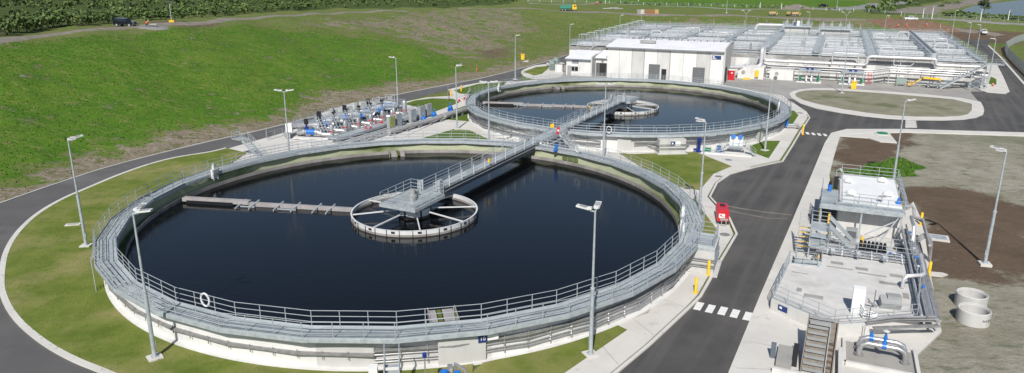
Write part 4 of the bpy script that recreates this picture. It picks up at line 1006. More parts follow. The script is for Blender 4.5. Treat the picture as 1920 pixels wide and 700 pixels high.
boxthing('portable_toilet','red portable toilet cabin right of the white building','portable toilet',1371,151,[('cabin','red',(0,0,1.15),(1.25,1.25,2.3)),('roof','white',(0,0,2.38),(1.35,1.35,.16)),('door','red',(0,-.64,1.1),(.85,.04,1.9)),('door_sign','white',(.1,-.67,1.75),(.35,.02,.25)),('skid_base','mgrey',(0,0,.06),(1.4,1.4,.12))],BR)
# ============================================================ MAIN WHITE BUILDING
def onface(b,x,z,w,h,y=-.03,d=.06): b.box((x,y,z),(w,d,h))
L0=(-76.8,-17.0); bw=26.0; bd=9.2; bh=7.0
t=T('blower_building','large white concrete panel building with a sloping white roof behind the farther tank','building',LP(*L0,0),BR)
b=MB(); n=9; r=random.Random(4)
for i in range(n):
    x0=i*bw/n+.035; x1=(i+1)*bw/n-.035; b.mi=[0,0,1,0,2,0,0,1,0][i]; b.box(((x0+x1)/2,.12,bh/2-.1),(x1-x0,.24,bh+.1))
b.mi=0; b.box((.1,bd/2,bh/2),(.2,bd-.5,bh)); b.box((bw-.1,bd/2,bh/2),(.2,bd-.5,bh)); b.box((bw/2,bd-.1,bh/2),(bw,.2,bh))
b.mi=3; b.box((bw/2,.18,bh/2-.1),(bw-.1,.2,bh-.1))
b.build('wall',['wallA','wallB','wallC','gutter'],t)
b=MB(); b.add([(-.3,-.35,bh),(bw,-.35,bh),(bw,bd,bh+1.0),(-.3,bd,bh+1.0),(-.3,-.35,bh+.14),(bw,-.35,bh+.14),(bw,bd,bh+1.14),(-.3,bd,bh+1.14)],[(4,5,6,7),(0,3,2,1),(0,1,5,4),(3,7,6,2),(0,4,7,3),(1,2,6,5)])
for q in range(25): x=.2+q*1.04; b.bar((x,-.33,bh+.16),(x,bd-.05,bh+1.16),.06,.07)
b.build('roof','roofw',t)
b=MB(); b.box((bw/2-.1,-.48,bh-.08),(bw+.3,.22,.26)); b.build('gutter','gutter',t)
b=MB(); b.add([(bw-.02,-.3,-.1),(bw+.28,-.3,-.1),(bw+.28,bd+.2,-.1),(bw-.02,bd+.2,-.1),(bw-.02,-.3,bh+.55),(bw+.28,-.3,bh+.55),(bw+.28,bd+.2,bh+1.5),(bw-.02,bd+.2,bh+1.5)],[(0,1,5,4),(1,2,6,5),(2,3,7,6),(3,0,4,7),(4,5,6,7)]); b.build('parapet_wall','wallB',t)
for x,w,h in((11.0,2.5,3.5),(20.8,2.6,3.3)):
    b=MB(); onface(b,x,h/2+.05,w,h); d=b.build('roller_door','dgrey',t)
    b=MB(); 
    for k in range(8): b.box((x,-.07,.4+k*h/8.5),(w-.1,.02,.04))
    b.build('door_slats','gutter',d)
b=MB(); onface(b,13.2,1.3,1.1,2.6); b.build('side_door','black',t)
b=MB(); onface(b,24.4,bh-1.3,1.9,.75,-.10,.08); sg=b.build('sign_board','navy',t); b=MB(); b.box((23.8,-.15,bh-1.18),(.42,.01,.2)); b.box((23.95,-.15,bh-1.48),(.8,.01,.14)); b.build('white_mark','signw',sg)
b=MB(); b.box((bw+.3,2.2,1.7),(.06,2.6,3.4)); b.build('end_door','dark',t); b=MB(); b.box((bw+.3,5.6,2.0),(.05,.9,1.2)); b.build('end_window','glass',t)
for x in(8.6,14.4): b=MB(); b.cone((x,-.12,.1),(x,-.12,bh-.1),.06,.06,6); b.build('downpipe','mgrey',t)
b=MB(); b.box((8.2,4.5,bh+1.05),(3.6,.8,.5),0,0,R(6)); b.build('roof_vent','pipeg',t)
# office on the left
O=(-86.6,-17.2); t=T('office_building','low white office building with sloping roof left of the large white building','building',LP(*O,0),BR); oh=3.9
b=MB(); b.mi=0; b.box((3.1,.12,oh/2-.05),(6.2,.24,oh+.1)); b.box((.12,4.2,oh/2),(.24,8,oh)); b.box((8.2,2.2,oh/2),(3.4,.24,oh)); b.box((5,8.2,oh/2),(9.8,.24,oh)); b.mi=1; b.add([(6.1,-.4,0),(6.4,-.4,0),(6.4,3.6,0),(6.1,3.6,0),(6.1,-.4,oh+.6),(6.4,-.4,oh+.6),(6.4,3.6,oh+1.1),(6.1,3.6,oh+1.1)],[(0,1,5,4),(1,2,6,5),(2,3,7,6),(3,0,4,7),(4,5,6,7)])
b.build('wall',['wallA','wallB'],t)
b=MB(); 
for x0,x1,y0,z0 in((-.25,6.1,-.35,oh),(6.4,9.8,1.9,oh+.2)):
    b.add([(x0,y0,z0),(x1,y0,z0),(x1,8.4,z0+1.1),(x0,8.4,z0+1.1),(x0,y0,z0+.14),(x1,y0,z0+.14),(x1,8.4,z0+1.24),(x0,8.4,z0+1.24)],[(4,5,6,7),(0,3,2,1),(0,1,5,4),(3,7,6,2),(0,4,7,3),(1,2,6,5)])
b.build('roof','roofw',t)
b=MB(); b.box((2.95,-.45,oh-.06),(6.4,.2,.24)); b.box((8.1,1.8,oh+.12),(3.4,.2,.24)); b.build('gutter','gutter',t)
for nm,x,z,w,h,mm in(('louvre',2.2,3.2,1.7,.75,'gutter'),('window',2.1,1.6,1.6,1.1,'glass'),('door',.75,1.15,.95,2.3,'mgrey')):
    b=MB(); onface(b,x,z,w,h,-.02,.05); o=b.build(nm,mm,t)
    if nm=='window': b=MB(); b.box((2.1,-.06,2.18),(1.7,.05,.07)); b.box((2.1,-.06,1.02),(1.7,.05,.07)); b.box((2.1,-.06,1.6),(.05,.04,1.1)); b.build('frame','white',o)
b=MB(); b.box((8.3,2.06,1.5),(1.5,.05,3.0)); b.build('doorway','dark',t); b=MB(); b.box((7.1,2.0,1.5),(.9,.06,3.0)); b.box((9.4,2.0,1.5),(.7,.06,3.0)); b.build('sliding_door','dgrey',t)
b=MB(); b.box((8.2,1.95,3.4),(.5,.1,.25)); b.build('wall_light','gutter',t)
# plant behind office: duct and filter vessel
t=T('roof_duct','dark grey elbow duct running behind the office roof','duct',LP(-86,-6,0),BR); b=MB(); b.tube([(0,0,3.),(1.8,.4,5.2),(2.6,.5,5.9),(3.6,.5,6.1),(9,1,6.1)],.32,10); b.build('duct','pipeg',t)
t=T('filter_vessel','dark framed filter unit with round pale drum behind the office roof','filter',LP(-80,-6.5,0),BR); b=MB(); b.cone((3.4,0,5.1),(4.2,0,5.1),1.25,1.25,18); b.build('drum','pipew',t); b=MB()
for x in(.2,.9,1.6,2.3,3.0): b.box((x,0,5.2),(.12,.12,2.2)); b.box((x,0,6.1),(.12,1.6,.12)); b.box((x,.8,4),(.12,.12,4.6))
b.box((1.6,0,6.25),(3.2,.2,.15)); b.box((.3,0,5.1),(.7,1.4,2.0)); b.build('frame','dark',t); b=MB(); b.box((1.8,.6,2.4),(4,1.5,4.6)); b.build('housing','mgrey',t)
# transformers by the car
boxthing('cream_cabinet','cream electrical cabinet beside the office wall','cabinet',1049,136,[('casing','cream',(0,0,1.0),(1.9,1.2,2.)),('roof_cap','mgrey',(0,0,2.05),(2.,1.3,.1)),('door','white',(.1,-.62,1.),(1.,.04,1.6))],BR)
for i,(px,py,l) in enumerate(((1036,133,'grey green transformer unit left of the cream cabinet'),(1043,127,'grey green transformer unit behind the cream cabinet'))):
    t=boxthing('transformer',l,'transformer',px,py,[('casing','lgreen',(0,0,1.05),(1.3,1.3,2.1)),('top_box','lgreen',(0,0,2.3),(.9,.9,.4)),('base','pave',(0,0,.08),(1.6,1.6,.16))],BR,0,'transformers beside the office')
    b=MB()
    for k in range(5): b.box((-.5+k*.25,-.75,1.0),(.08,.3,1.6))
    b.build('cooling_fins','gutter',t)
# ============================================================ LEFT PUMP GROUP
A_=Vector((*G0(623,263,0),0)); B_=Vector((*G0(759,222,0),0)); RD=(B_-A_); RL=RD.length; ra=math.atan2(RD.y,RD.x); 
PG='pump lines of the left pump group'
ordn=['first','second','third','fourth','fifth','sixth','seventh']
b=MB(); 
P4=W0([(548,262),(700,190),(790,188),(858,226),(740,262),(620,285)]); 
fill('pump_slab',[(560,268),(566,246),(600,214),(662,194),(725,190),(800,206),(822,228),(750,262),(640,280)],'concrete',.12)
for i in range(7):
    p=A_+RD*(i/6); c=hash
    t=T('pump_line','silver pump line %s from the near left end of the pump group'%ordn[i],'pump line',p,R(-4),PG)
    m=MB(); m.lathe((0,0,0),[(.34,.0),(.34,2.0),(.24,2.25),(.0,2.3)],12) if i<6 else m.lathe((0,0,0),[(.45,0),(.45,2.6),(.3,2.95),(0,3.05)],14)
    m.build('riser','stain',t)
    m=MB(); m.lathe((0,0,1.25),[(.36 if i<6 else .47,0),(.36 if i<6 else .47,.18)],12); m.build('red_band','red',t)
    m=MB(); m.tube([(0,0,.75),(-1.4,0,.85),(-2.2,.1,1.15),(-4.2,.1,1.15),(-5.0,.3,1.0),(-5.3,.9,.8),(-5.3,2.6,.8)],.34,10); m.tube([(-.2,-.6,.6),(1.4,-1.2,.6)],.26,8); m.build('discharge_pipe','stain',t)
    for x in(-1.5,-2.3,-4.1): m=MB(); m.cone((x-.06,.07,1.12),(x+.06,.07,1.12),.44,.44,12); m.build('flange','galv',t)
    m=MB(); m.cone((-2.5,.1,1.15),(-3.7,.1,1.15),.42,.42,12) if i%2==0 else m.cone((-2.2,.1,1.0),(-3.0,.1,1.9),.25,.25,10); m.build('coupling','blue',t)
    m=MB(); m.cone((-4.0,.9,1.1),(-4.0,.9,2.2),.18,.14,8); m.box((-4.0,.9,1.5),(.5,.7,.35)); m.build('motor_stool','dblue',t)
    m=MB(); m.box((-4.0,.9,2.5),(.48,.48,.8)); m.build('motor','black',t)
    m=MB(); m.box((-3.1,.4,.25),(5.2,1.4,.25)); m.build('plinth','concrete',t)
    if i in(0,1,2,4):   # slanting ladders over the pipes
        tt=T('pipe_crossover','small slanting steel crossover ladder beside the %s pump line'%ordn[i],'ladder',p+Vector((-1.6,1.7,0)),R(-55))
        for s in(-.75,-.25,.25,.75):
            m=MB(); m.bar((-1.3,s,2.9),(1.3,s,.7),.09,.09); m.build('side_rail','rail',tt)
        m=MB()
        for k in range(7): m.box((-1.2+k*.4,0,2.5-k*.33),(.28,1.2,.04))
        m.build('treads','grate',tt)
# second row behind
for i in range(6):
    p=A_+RD*((i+.3)/6)+Vector((-2.6,6.5,0))
    t=T('rear_pump_line','silver rear pump line %s from the left behind the front row'%ordn[i],'pump line',p,R(-4),'rear pump lines of the left pump group')
    m=MB(); m.tube([(2.5,0,.9),(.4,0,1.3),(-1.8,0,1.3),(-2.6,0,.9),(-2.6,0,0)],.36,10); m.build('pipe','stain',t)
    m=MB(); m.cone((-.4,0,1.3),(.8,0,1.3),.45,.45,12); m.build('coupling','blue' if i%2 else 'galv',t)
    m=MB(); m.box((-1.5,0,2.2),(.55,.55,1.2)); m.build('motor','black' if i%2==0 else 'mgrey',t)
    m=MB(); m.box((-.3,0,.3),(3.2,1.2,.5)); m.build('plinth','concrete',t)
# service platform in front with cabinets
nrm=Vector((RD.y,-RD.x,0)).normalized()
t=T('service_platform','long low steel platform with handrails and grey panels along the front of the pump group','platform',A_+nrm*2.4,ra)
m=MB()
for k in range(int(RL/1.2)+3): m.box((-2+k*1.2,0,.95),(1.17,1.7,.06))
m.build('deck','grate',t); m=MB(); m.box((RL/2-.6,-.86,.85),(RL+4,.05,.3)); m.box((RL/2-.6,.86,.85),(RL+4,.05,.3)); m.build('frame','galv',t)
railing([(-2.5,-.85,.98),(RL+2,-.85,.98)],t,1.1,1.5); railing([(-2.5,.85,.98),(RL+2,.85,.98)],t,1.1,1.5); railing([(-2.5,-.85,.98),(-2.5,.85,.98)],t,1.1,1.5)
for k in range(14):
    m=MB(); m.box((-1.8+k*1.75,0,.45),(.1,1.4,.9)); m.build('trestle','galv',t)
t=T('guard_platform','raised steel platform with railings behind the pump group beside the road','platform',A_+RD*.42-nrm*8.5,ra)
m=MB(); m.box((0,0,1.0),(11,1.4,.06)); m.build('deck','grate',t); m=MB()
for x in(-5,-1.7,1.7,5): m.box((x,0,.5),(.1,1.2,1.))
m.build('trestle','galv',t)
for s in(-.7,.7): railing([(-5.5,s,1.03),(5.5,s,1.03)],t,1.1,1.5)
CG='grey control cabinets of the pump group'
for i,(f,o,lab) in enumerate(((.50,3.9,'grey control cabinet with lime window panels, leftmost along the front of the pump group'),(.62,3.6,'grey control cabinet, second from the left along the front of the pump group'),(.84,3.6,'grey control cabinet, third from the left along the front of the pump group'),(1.0,3.4,'tall grey control cabinet at the middle of the front row'),(1.13,3.2,'tall grey control cabinet, rightmost of the front row'))):
    t=T('control_cabinet',lab,'cabinet',A_+RD*f+nrm*o,ra,CG)
    m=MB(); m.box((0,0,1.35),(1.5,.5,1.9)); m.build('casing','mgrey',t); m=MB(); m.box((-.6,0,.2),(.1,.4,.5)); m.box((.6,0,.2),(.1,.4,.5)); m.build('legs','galv',t)
    m=MB(); m.box((-.36,-.27,1.4),(.62,.03,1.6)); m.box((.36,-.27,1.4),(.62,.03,1.6)); m.build('doors','galv' if i else 'lime',t)
for k,(f,o,lab) in enumerate(((.80,6.2,'blue valve on the grey pipe, leftmost of three in front of the pump group'),(1.02,5.6,'blue valve on the grey pipe, middle of three in front of the pump group'),(1.36,4.9,'blue valve on the grey pipe, rightmost of three in front of the pump group'))):
    t=T('gate_valve',lab,'valve',A_+RD*f+nrm*o,ra,'blue gate valves of the pump group')
    m=MB(); m.box((0,0,.65),(.4,.9,.7)); m.lathe((0,0,0),[(.36,.95),(.42,1.2),(.24,1.5),(.1,1.55)],12); m.build('valve_body','blue',t); m=MB(); m.cone((0,0,1.5),(0,0,1.85),.06,.06,6); m.lathe((0,0,1.85),[(.28,0),(.3,.05)],10); m.build('hand_wheel','blue',t)
t=T('header_pipe','thick matt grey header pipe lying on low stools in front of the pump group','pipe',A_+RD*.3+nrm*6.1,ra-R(3))
m=MB(); m.tube([(0,0,.75),(RL*.75,0,.75)],.36,12); m.tube([(RL*.78,0,.8),(RL*1.3,0,.8),(RL*1.33,0,.6)],.45,12); m.build('pipe_run','pipeg',t)
for k in range(8): m=MB(); m.box((1+k*3.,0,.25),(.4,.8,.5)); m.build('stool','tray',t)
t=T('header_pipe','silver header pipe behind the front pump lines at the left end','pipe',A_+Vector((-6.6,3.6,0)),R(2)); m=MB(); m.tube([(-.2,-3.,.6),(-.4,-.8,1.3),(0,0,1.5),(6,.3,1.5)],.5,12); m.build('pipe_run','stain',t)
t=T('junction_box','small white junction box on the left end of the pump group','junction box',A_+Vector((-6.3,.6,0)),0); m=MB(); m.box((0,0,1.7),(.9,.5,1.3)); m.build('casing','white',t); m=MB(); m.box((0,0,.5),(.1,.1,1.)); m.build('post','galv',t)
def cone_obj(x,y,z,lab,proto=[None]):
    if proto[0] is None:
        t=T('traffic_cone',lab,'traffic cone',(x,y,z),0,'red traffic cones'); m=MB(); m.cone((0,0,.04),(0,0,.85),.2,.04,10); m.build('cone_body','red',t); m=MB(); m.box((0,0,.03),(.5,.5,.06)); m.build('base','red',t); m=MB(); m.lathe((0,0,.45),[(.125,0),(.09,.16)],10); m.build('white_band','white',t); proto[0]=t
    else: dup(proto[0],(x,y,z),0,lab)
q=A_+RD*.26+nrm*2.4
cone_obj(q.x,q.y,1.0,'red cone on the service platform of the pump group, left one of a pair'); cone_obj(q.x+.75,q.y+.25,1.0,'red cone on the service platform of the pump group, right one of a pair')
q=A_+RD*.47+nrm*1.4; cone_obj(q.x,q.y,1.0,'red cone in the middle of the pump group, left one of a pair'); cone_obj(q.x+.8,q.y+.5,1.0,'red cone in the middle of the pump group, right one of a pair')
for px,py,l in((861,191,'red cone beside the rail fence at the left rim of the farther tank, nearer one'),(871,187,'red cone beside the rail fence at the left rim of the farther tank, farther one'),(1861,163,'red cone at the foot of the lamp post right of the tank block')): x,y=G0(px,py); cone_obj(x,y,.1,l)
for k,(px,py,l) in enumerate(((845,180,'yellow bollard left of the farther tank, left one'),(865,172,'yellow bollard left of the farther tank, right one'))):
    x,y=G0(px,py); t=T('yellow_bollard',l,'bollard',(x,y,0),0,'yellow bollards'); m=MB(); m.cone((0,0,0),(0,0,1.3),.14,.14,10); m.build('post','yellow',t); m=MB(); m.cone((0,0,.9),(0,0,1.0),.15,.15,10); m.build('band','orange',t)
# guard rails by the ring road
for (pp,l) in (([(500,252),(500,265),(560,246)],'low guard rail beside the ring road at the left end of the pump group'),([(840,170),(840,190),(875,190),(882,172)],'low guard rail around the pad left of the farther tank'),([(470,300),(560,282),(660,284)],'handrail on the ground between the pump group and the nearer tank')):
    P=[(*G0(*p),.1) for p in pp]; o=railing(P,None,1.1,1.8,posts=False,name='guard_rail',toe=False); tag(o,l,'railing')
# small equipment by tank B front
t=T('pump_cage','steel framed pump stand with stairs at the front wall of the farther tank','pump stand',(*G0(1362,290),0),R(-20))
m=MB(); m.box((0,.3,.15),(6.4,2.6,.3)); m.build('plinth','wallA',t); m=MB(); m.box((1.1,.3,1.2),(2.4,1.4,.06)); m.build('platform','grate',t); railing([(0,-.4,1.2),(2.3,-.4,1.2),(2.3,1.0,1.2)],t,1.1,.9); railing([(-3.,-.9,.3),(-.2,-.9,.3)],t,1.1,1.)
m=MB()
for k in range(5): m.box((2.6+k*.26,-.1,1.05-k*.22),(.27,.9,.05)); m.box((-.25-k*.26,-.1,1.05-k*.22),(.27,.9,.05))
m.build('steps','grate',t); railing([(2.4,-.6,1.2),(3.7,-.6,.1)],t,1.,.8); railing([(-.1,-.6,1.2),(-1.4,-.6,.1)],t,1.,.8)
m=MB(); m.box((1.1,.8,1.5),(1.7,.8,1.6)); m.build('pipe_box','white',t)
m=MB(); m.cone((.7,.6,2.4),(.7,.2,2.5),.3,.3,10); m.cone((1.6,.6,2.4),(1.6,.2,2.5),.3,.3,10); m.build('valve_wheels','blue',t)
m=MB(); m.cone((-1.0,-.2,.3),(-1.0,-.2,1.2),.34,.3,12); m.build('blue_motor','blue',t); m=MB(); m.cone((-2.0,-.3,.5),(-2.8,-.3,.5),.3,.3,12); m.build('green_motor','green',t)
t=T('blue_standpipe','dark blue standing pump at the left of the pump stand by the farther tank','pump',(*G0(1310,287),.1)); m=MB(); m.lathe((0,0,0),[(.4,0),(.4,.15),(.18,.3),(.22,1.3),(.3,1.4),(.3,1.9),(.1,2.0)],12); m.build('pump_body','dblue',t); m=MB(); m.box((-.45,-.1,.4),(.6,.25,.25)); m.build('outlet','dblue',t)
# pump stand at the bottom front of tank A
t=T('front_pump_stand','pipe manifold with two bright blue valves at the front wall of the nearer tank','pump stand',(*G0(835,742),0),R(2))
m=MB(); m.box((0,0,.1),(3.8,2.4,.3)); m.build('plinth','concrete',t)
m=MB(); m.tube([(-1.5,-.6,.3),(-1.5,-.5,1.0),(-1.2,-.4,1.3),(1.2,-.4,1.3),(1.5,-.4,1.0),(1.5,-.3,.3)],.12,8); m.tube([(-1.2,-.1,.3),(-1.2,-.1,.8),(1.2,-.1,.8)],.1,8); m.tube([(.5,.5,.3),(.6,.3,1.9),(1.1,.2,1.6),(1.4,.2,.6)],.09,8); m.build('manifold','stain',t)
m=MB(); m.lathe((0,-.4,0),[(.0,1.9),(.22,1.85),(.26,1.6),(.2,1.4),(.2,1.2)],12); m.build('large_valve','blue',t); m=MB(); m.lathe((.75,-.4,0),[(.0,1.85),(.18,1.8),(.22,1.6),(.15,1.4),(.15,1.2)],12); m.build('small_valve','blue',t); m=MB(); m.lathe((-1.1,-.1,0),[(0,2.9),(.13,2.8),(.13,2.6),(0,2.5)],10); m.build('ball_gauge','dblue',t); m=MB(); m.cone((-1.1,-.1,1.2),(-1.1,-.1,2.55),.04,.04,6); m.build('gauge_stem','stain',t); m=MB(); m.box((.3,.2,1.15),(.3,.3,1.4)); m.build('pedestal','stain',t)
t=T('lower_stair','narrow steel stair with white handrail at the front wall of the nearer tank','stair',(*G0(738,742),0),R(96))
m=MB()
for k in range(8): m.box((-1.6+k*.25,0,.1+k*.25),(.26,.8,.05))
m.bar((-1.7,.42,.0),(.4,.42,2.1),.05,.2); m.bar((-1.7,-.42,.0),(.4,-.42,2.1),.05,.2); m.build('stair_flight','galv',t)
for s in(-.42,.42): railing([(-1.7,s,0),(.4,s,2.1)],t,1.,.9)
m=MB(); m.box((1.2,1.2,.6),(.6,.5,1.3)); m.build('white_tank','white',t)
# ============================================================ RIGHT PUMP STATION (local frame)
SO=(27.3,44.4,0)
def ST(name,lab,cat,grp=None): return T(name,lab,cat,SO,BR,grp)
SM=Matrix.Translation(SO)@Matrix.Rotation(BR,4,'Z')
t=ST('covered_tank','covered concrete tank with flat white roof, four hatch domes and steel walkways','tank')
m=MB(); m.box((-2.3,23.5,1.5),(5.2,9.9,3.1)); m.build('wall','wallC',t)
m=MB(); m.box((-2.2,23.4,3.09),(4.9,9.7,.1)); m.build('roof','white',t)
hatch=[(-3.9,21.2),(-4.1,25.6),(-.7,22.2),(-1.0,27.2)]
for x,y in hatch:
    m=MB(); m.lathe((x,y,3.14),[(.5,.0),(.5,.12),(.42,.3),(0,.46)],14); m.build('hatch_dome','white',t)
    m=MB(); m.box((x-.1,y-.55,3.2),(.7,.2,.06)); m.build('hatch_hinge','mgrey',t)
m=MB()
for k in range(6): m.box((-5.9+k*1.16,17.75,2.98),(1.13,1.5,.06))
for k in range(4): m.box((-5.75,18.95+k*1.0,2.98),(1.5,.97,.06))
m.build('walkway_deck','grate',t)
m=MB(); m.box((-3.0,17.0,2.84),(6.9,.08,.36)); m.box((-6.5,19.8,2.84),(.08,5.7,.36)); m.box((-3,18.45,2.8),(6.8,.08,.3))
for x in(-6.4,-3,.2): m.box((x,17.1,1.35),(.14,.14,2.7))
m.box((-6.4,22.5,1.35),(.14,.14,2.7)); m.build('walkway_frame','galv',t)
railing([(-6.45,22.6,3.),(-6.45,17.05,3.),(.35,17.05,3.)],t,1.1,1.3); railing([(-4.8,18.4,3.0),(-1.8,18.4,3.)],t,1.,1.3); railing([(.45,18.5,3.1),(.45,28.5,3.1),(-4.8,28.5,3.1),(-4.8,26.9,3.1)],t,1.1,1.6)
m=MB(); m.box((-5.75,18.6,1.3),(1.3,.1,2.3)); m.build('louvre_screen','dark',t); m=MB()
for k in range(9): m.box((-5.75,18.52,.4+k*.24),(1.3,.04,.04))
m.build('louvre_slats','gird',t)
m=MB(); m.tube([(.75,18.6,3.1),(.75,28.2,3.1)],.13,8); m.tube([(.75,28,3.1),(.75,28.3,1.5)],.13,8); m.build('roof_pipe','stain',t)
m=MB(); m.tube([(-5.0+.35*cos(a),26.6,3.6+.55*sin(a)) for a in [2*PI*k/14 for k in range(14)]],.04,6,True); m.tube([(-5.3,26.2,.2),(-5.3,26.2,4.1),(-5.,26.2,4.3),(-4.8,26.2,4.)],.04,6); m.tube([(-5.3,25.7,.2),(-5.3,25.7,4.1),(-5.,25.7,4.3),(-4.8,25.7,4.)],.04,6); m.build('ladder_cage','rail',t)
m=MB(); m.cone((-5.8,21.8,3.0),(-5.8,21.8,3.7),.16,.2,10); m.build('blue_motor','blue',t); m=MB(); m.cone((-5.8,21.8,3.7),(-5.8,21.8,4.0),.15,.12,10); m.box((-5.3,23.,3.6),(.4,.4,1.2)); m.build('dark_motor','black',t)
m=MB(); m.lathe((.0,19.6,3.14),[(.22,0),(.16,.35),(.07,.6)],10); m.build('roof_valve','blue',t); m=MB(); m.cone((-1.4,19.4,3.1),(-1.4,19.4,3.7),.03,.03,6); m.lathe((-1.4,19.4,3.7),[(.3,0),(.3,.04),(0,.08)],12); m.build('roof_vent','mgrey',t)
m=MB(); m.box((-5.9,25.,.9),(1.4,3.4,1.8)); m.build('side_chamber','wallC',t)
# floor between and slab
b=MB(); b.prism([(-6.5,9.3),(1.4,9.3),(1.4,18.5),(-6.5,18.5)],-.05,.17); o=struct('pump_pit_floor',b,'concrete'); o.matrix_world=SM
SP=[(-5.9,9.5),(1.3,9.9),(.3,-.35),(-4.9,-3.75),(-9.05,-1.1),(-8.4,6.3),(-6.1,6.5)]
t=ST('raised_slab','raised pale concrete slab edged with railings between the pumps and the inclined screen','slab')
m=MB(); m.prism(SP,-.05,1.0); m.build('slab','concrete',t)
for (x,y,w,d) in((-4.8,7.9,.9,.6),(-4.6,6.9,1.9,.22),(-3.0,7.4,.9,.6),(-2.3,6.5,2.0,.24),(-.6,7.0,.9,.6),(-1.2,5.2,1.3,.5),(-.2,3.3,.4,1.0),(-7.3,1.3,.35,.7),(-6.3,.5,1.3,.6),(-7.4,4.6,1.2,.12)):
    m=MB(); m.box((x,y,1.004),(w,d,.02)); m.build('floor_patch','yard',t)
railing([(-6.2,6.4,1.),(-8.3,6.2,1.),(-8.95,-1.1,1.),(-4.9,-3.6,1.),(-2.8,-2.3,1.)],t,1.1,1.35)
railing([(-2.8,-2.3,1.),(.2,-.4,1.),(1.15,9.6,1.)],t,1.1,1.5)
m=MB(); m.box((0,0,0),(.75,.03,.42)); o=m.build('number_board','navy',t); o.location=(-8.2,-1.66,.62); o.rotation_euler=(0,0,math.atan2(-2.65,4.15)); m=MB(); m.box((-.15,-.02,.03),(.2,.01,.15)); m.build('white_mark','signw',o)
t=ST('white_cabinet','white electrical cabinet with cables on the front edge of the raised slab','cabinet'); m=MB(); m.box((-3.5,-1.1,1.95),(.75,.6,1.9)); m.build('casing','white',t); m=MB()
for k in range(4): m.tube([(-3.3,-1.5,1.9-k*.2),(-3.1,-1.9,1.7-k*.2),(-2.3,-1.8,1.5-k*.1)],.05,6)
m.build('cables','white',t)
t=ST('chute','grey metal hopper chute on the raised slab beside the front pipes','chute'); m=MB(); m.box((-1.4,.7,1.4),(1.3,.8,.6),R(10),0,R(25)); m.box((-1.2,.9,1.75),(.9,.6,.35),R(10)); m.build('hopper','mgrey',t); m=MB(); m.tube([(-2.4,.4,1.1),(-2.4,.4,2.3)],.04,6); m.tube([(-2.2,.2,1.2),(-2.8,.0,1.5)],.07,6); m.build('handle','tray',t)
# pipes along the right edge and the front
PN='pipes of the right pump station'
rk=ST('pipe_rack','dense rack of parallel steel pipes along the right edge of the raised slab','pipe rack')
for k,(x,z,r,mm) in enumerate(((.45,1.3,.12,'stain'),(.72,1.3,.11,'pipeg'),(1.0,1.45,.14,'stain'),(1.3,1.25,.08,'stain'),(.35,1.7,.06,'galv'),(.7,1.75,.07,'stain'))):
    m=MB(); m.tube([(x,18.,z+1.1 if k==2 else z),(x,15,z+1.1 if k==2 else z),(x,14.2,z),(x,-.6-.16*k,z)],r,8); m.build('long_pipe',mm,rk)
for k,z in enumerate((1.15,1.35,1.6)):
    m=MB(); m.tube([(1.6-.2*k,-.5-.2*k,z),(-1.2,-1.5-.25*k,z),(-2.9,-2.5-.2*k,z-.2)],.075,8); m.build('front_pipe','stain',rk)
m=MB(); m.bar((1.55,17,1.2),(1.5,-.5,1.2),.24,.1); m.bar((1.5,-.9,1.0),(-2.5,-2.9,.95),.3,.1); m.build('cable_tray','tray',rk)
for y in range(0,18,2): 
    m=MB(); m.box((.95,y,.95),(1.3,.1,.1)); m.box((.4,y,.5),(.1,.1,1.)); m.box((1.5,y,.5),(.1,.1,1.)); m.build('rack_frame','galv',rk)
m=MB(); m.tube([(-.35,4.6,1.05),(-.35,4.6,1.75),(-.15,4.7,2.0),(.7,5.0,2.1),(1.0,5.4,2.1),(1.1,9.5,2.1)],.13,8); m.build('swan_neck','pipew',rk)
m=MB(); m.tube([(.5,18.9,3.2),(1.1,19.2,3.2),(1.25,19.0,3.0),(1.25,18.2,2.5),(1.9,17.8,2.4),(1.9,11.5,2.3)],.13,8); m.build('overhead_pipe','pipeg',rk)
m=MB()
for k in range(3): m.tube([(1.3,13.5+k*.5,1.8),(1.7,13.6+k*.5,2.2),(2.3,13.4+k*.5,1.9),(2.4,13.4+k*.5,.3)],.07,6)
m.build('riser_loops','stain',rk)
# cross pipes between pumps and slab
for k in range(5):
    t=ST('cross_pipe','%s of five parallel silver pipes behind the raised slab'%(['nearest','second','third','fourth','farthest'][k]),'pipe',PN)
    m=MB(); z=1.15+.1*(k%2); y=9.7+k*.33; m.tube([(-6.6+.2*k,y,.4),(-6.4+.2*k,y,z),(.7,y+.1,z)],.075 if k%2 else .1,8); m.build('pipe_run','stain',t)
    for q in range(6): m=MB(); m.cone((-5.6+q*1.1,y,z),(-5.5+q*1.1,y,z),.16,.16,8); m.build('flange','galv',t)
for i,x in enumerate((-5.2,-3.3,-1.4)): 
    t=ST('floodlight','small grey floodlight on the rear pipe rail of the raised slab, %s of three'%['left','middle','right'][i],'floodlight','floodlights on the slab'); m=MB(); m.box((x,9.1,1.55),(.35,.3,.3),R(20),0,R(30)); m.build('head','galv',t); m=MB(); m.cone((x,9.2,1.),(x,9.2,1.5),.03,.03,6); m.build('stem','galv',t)
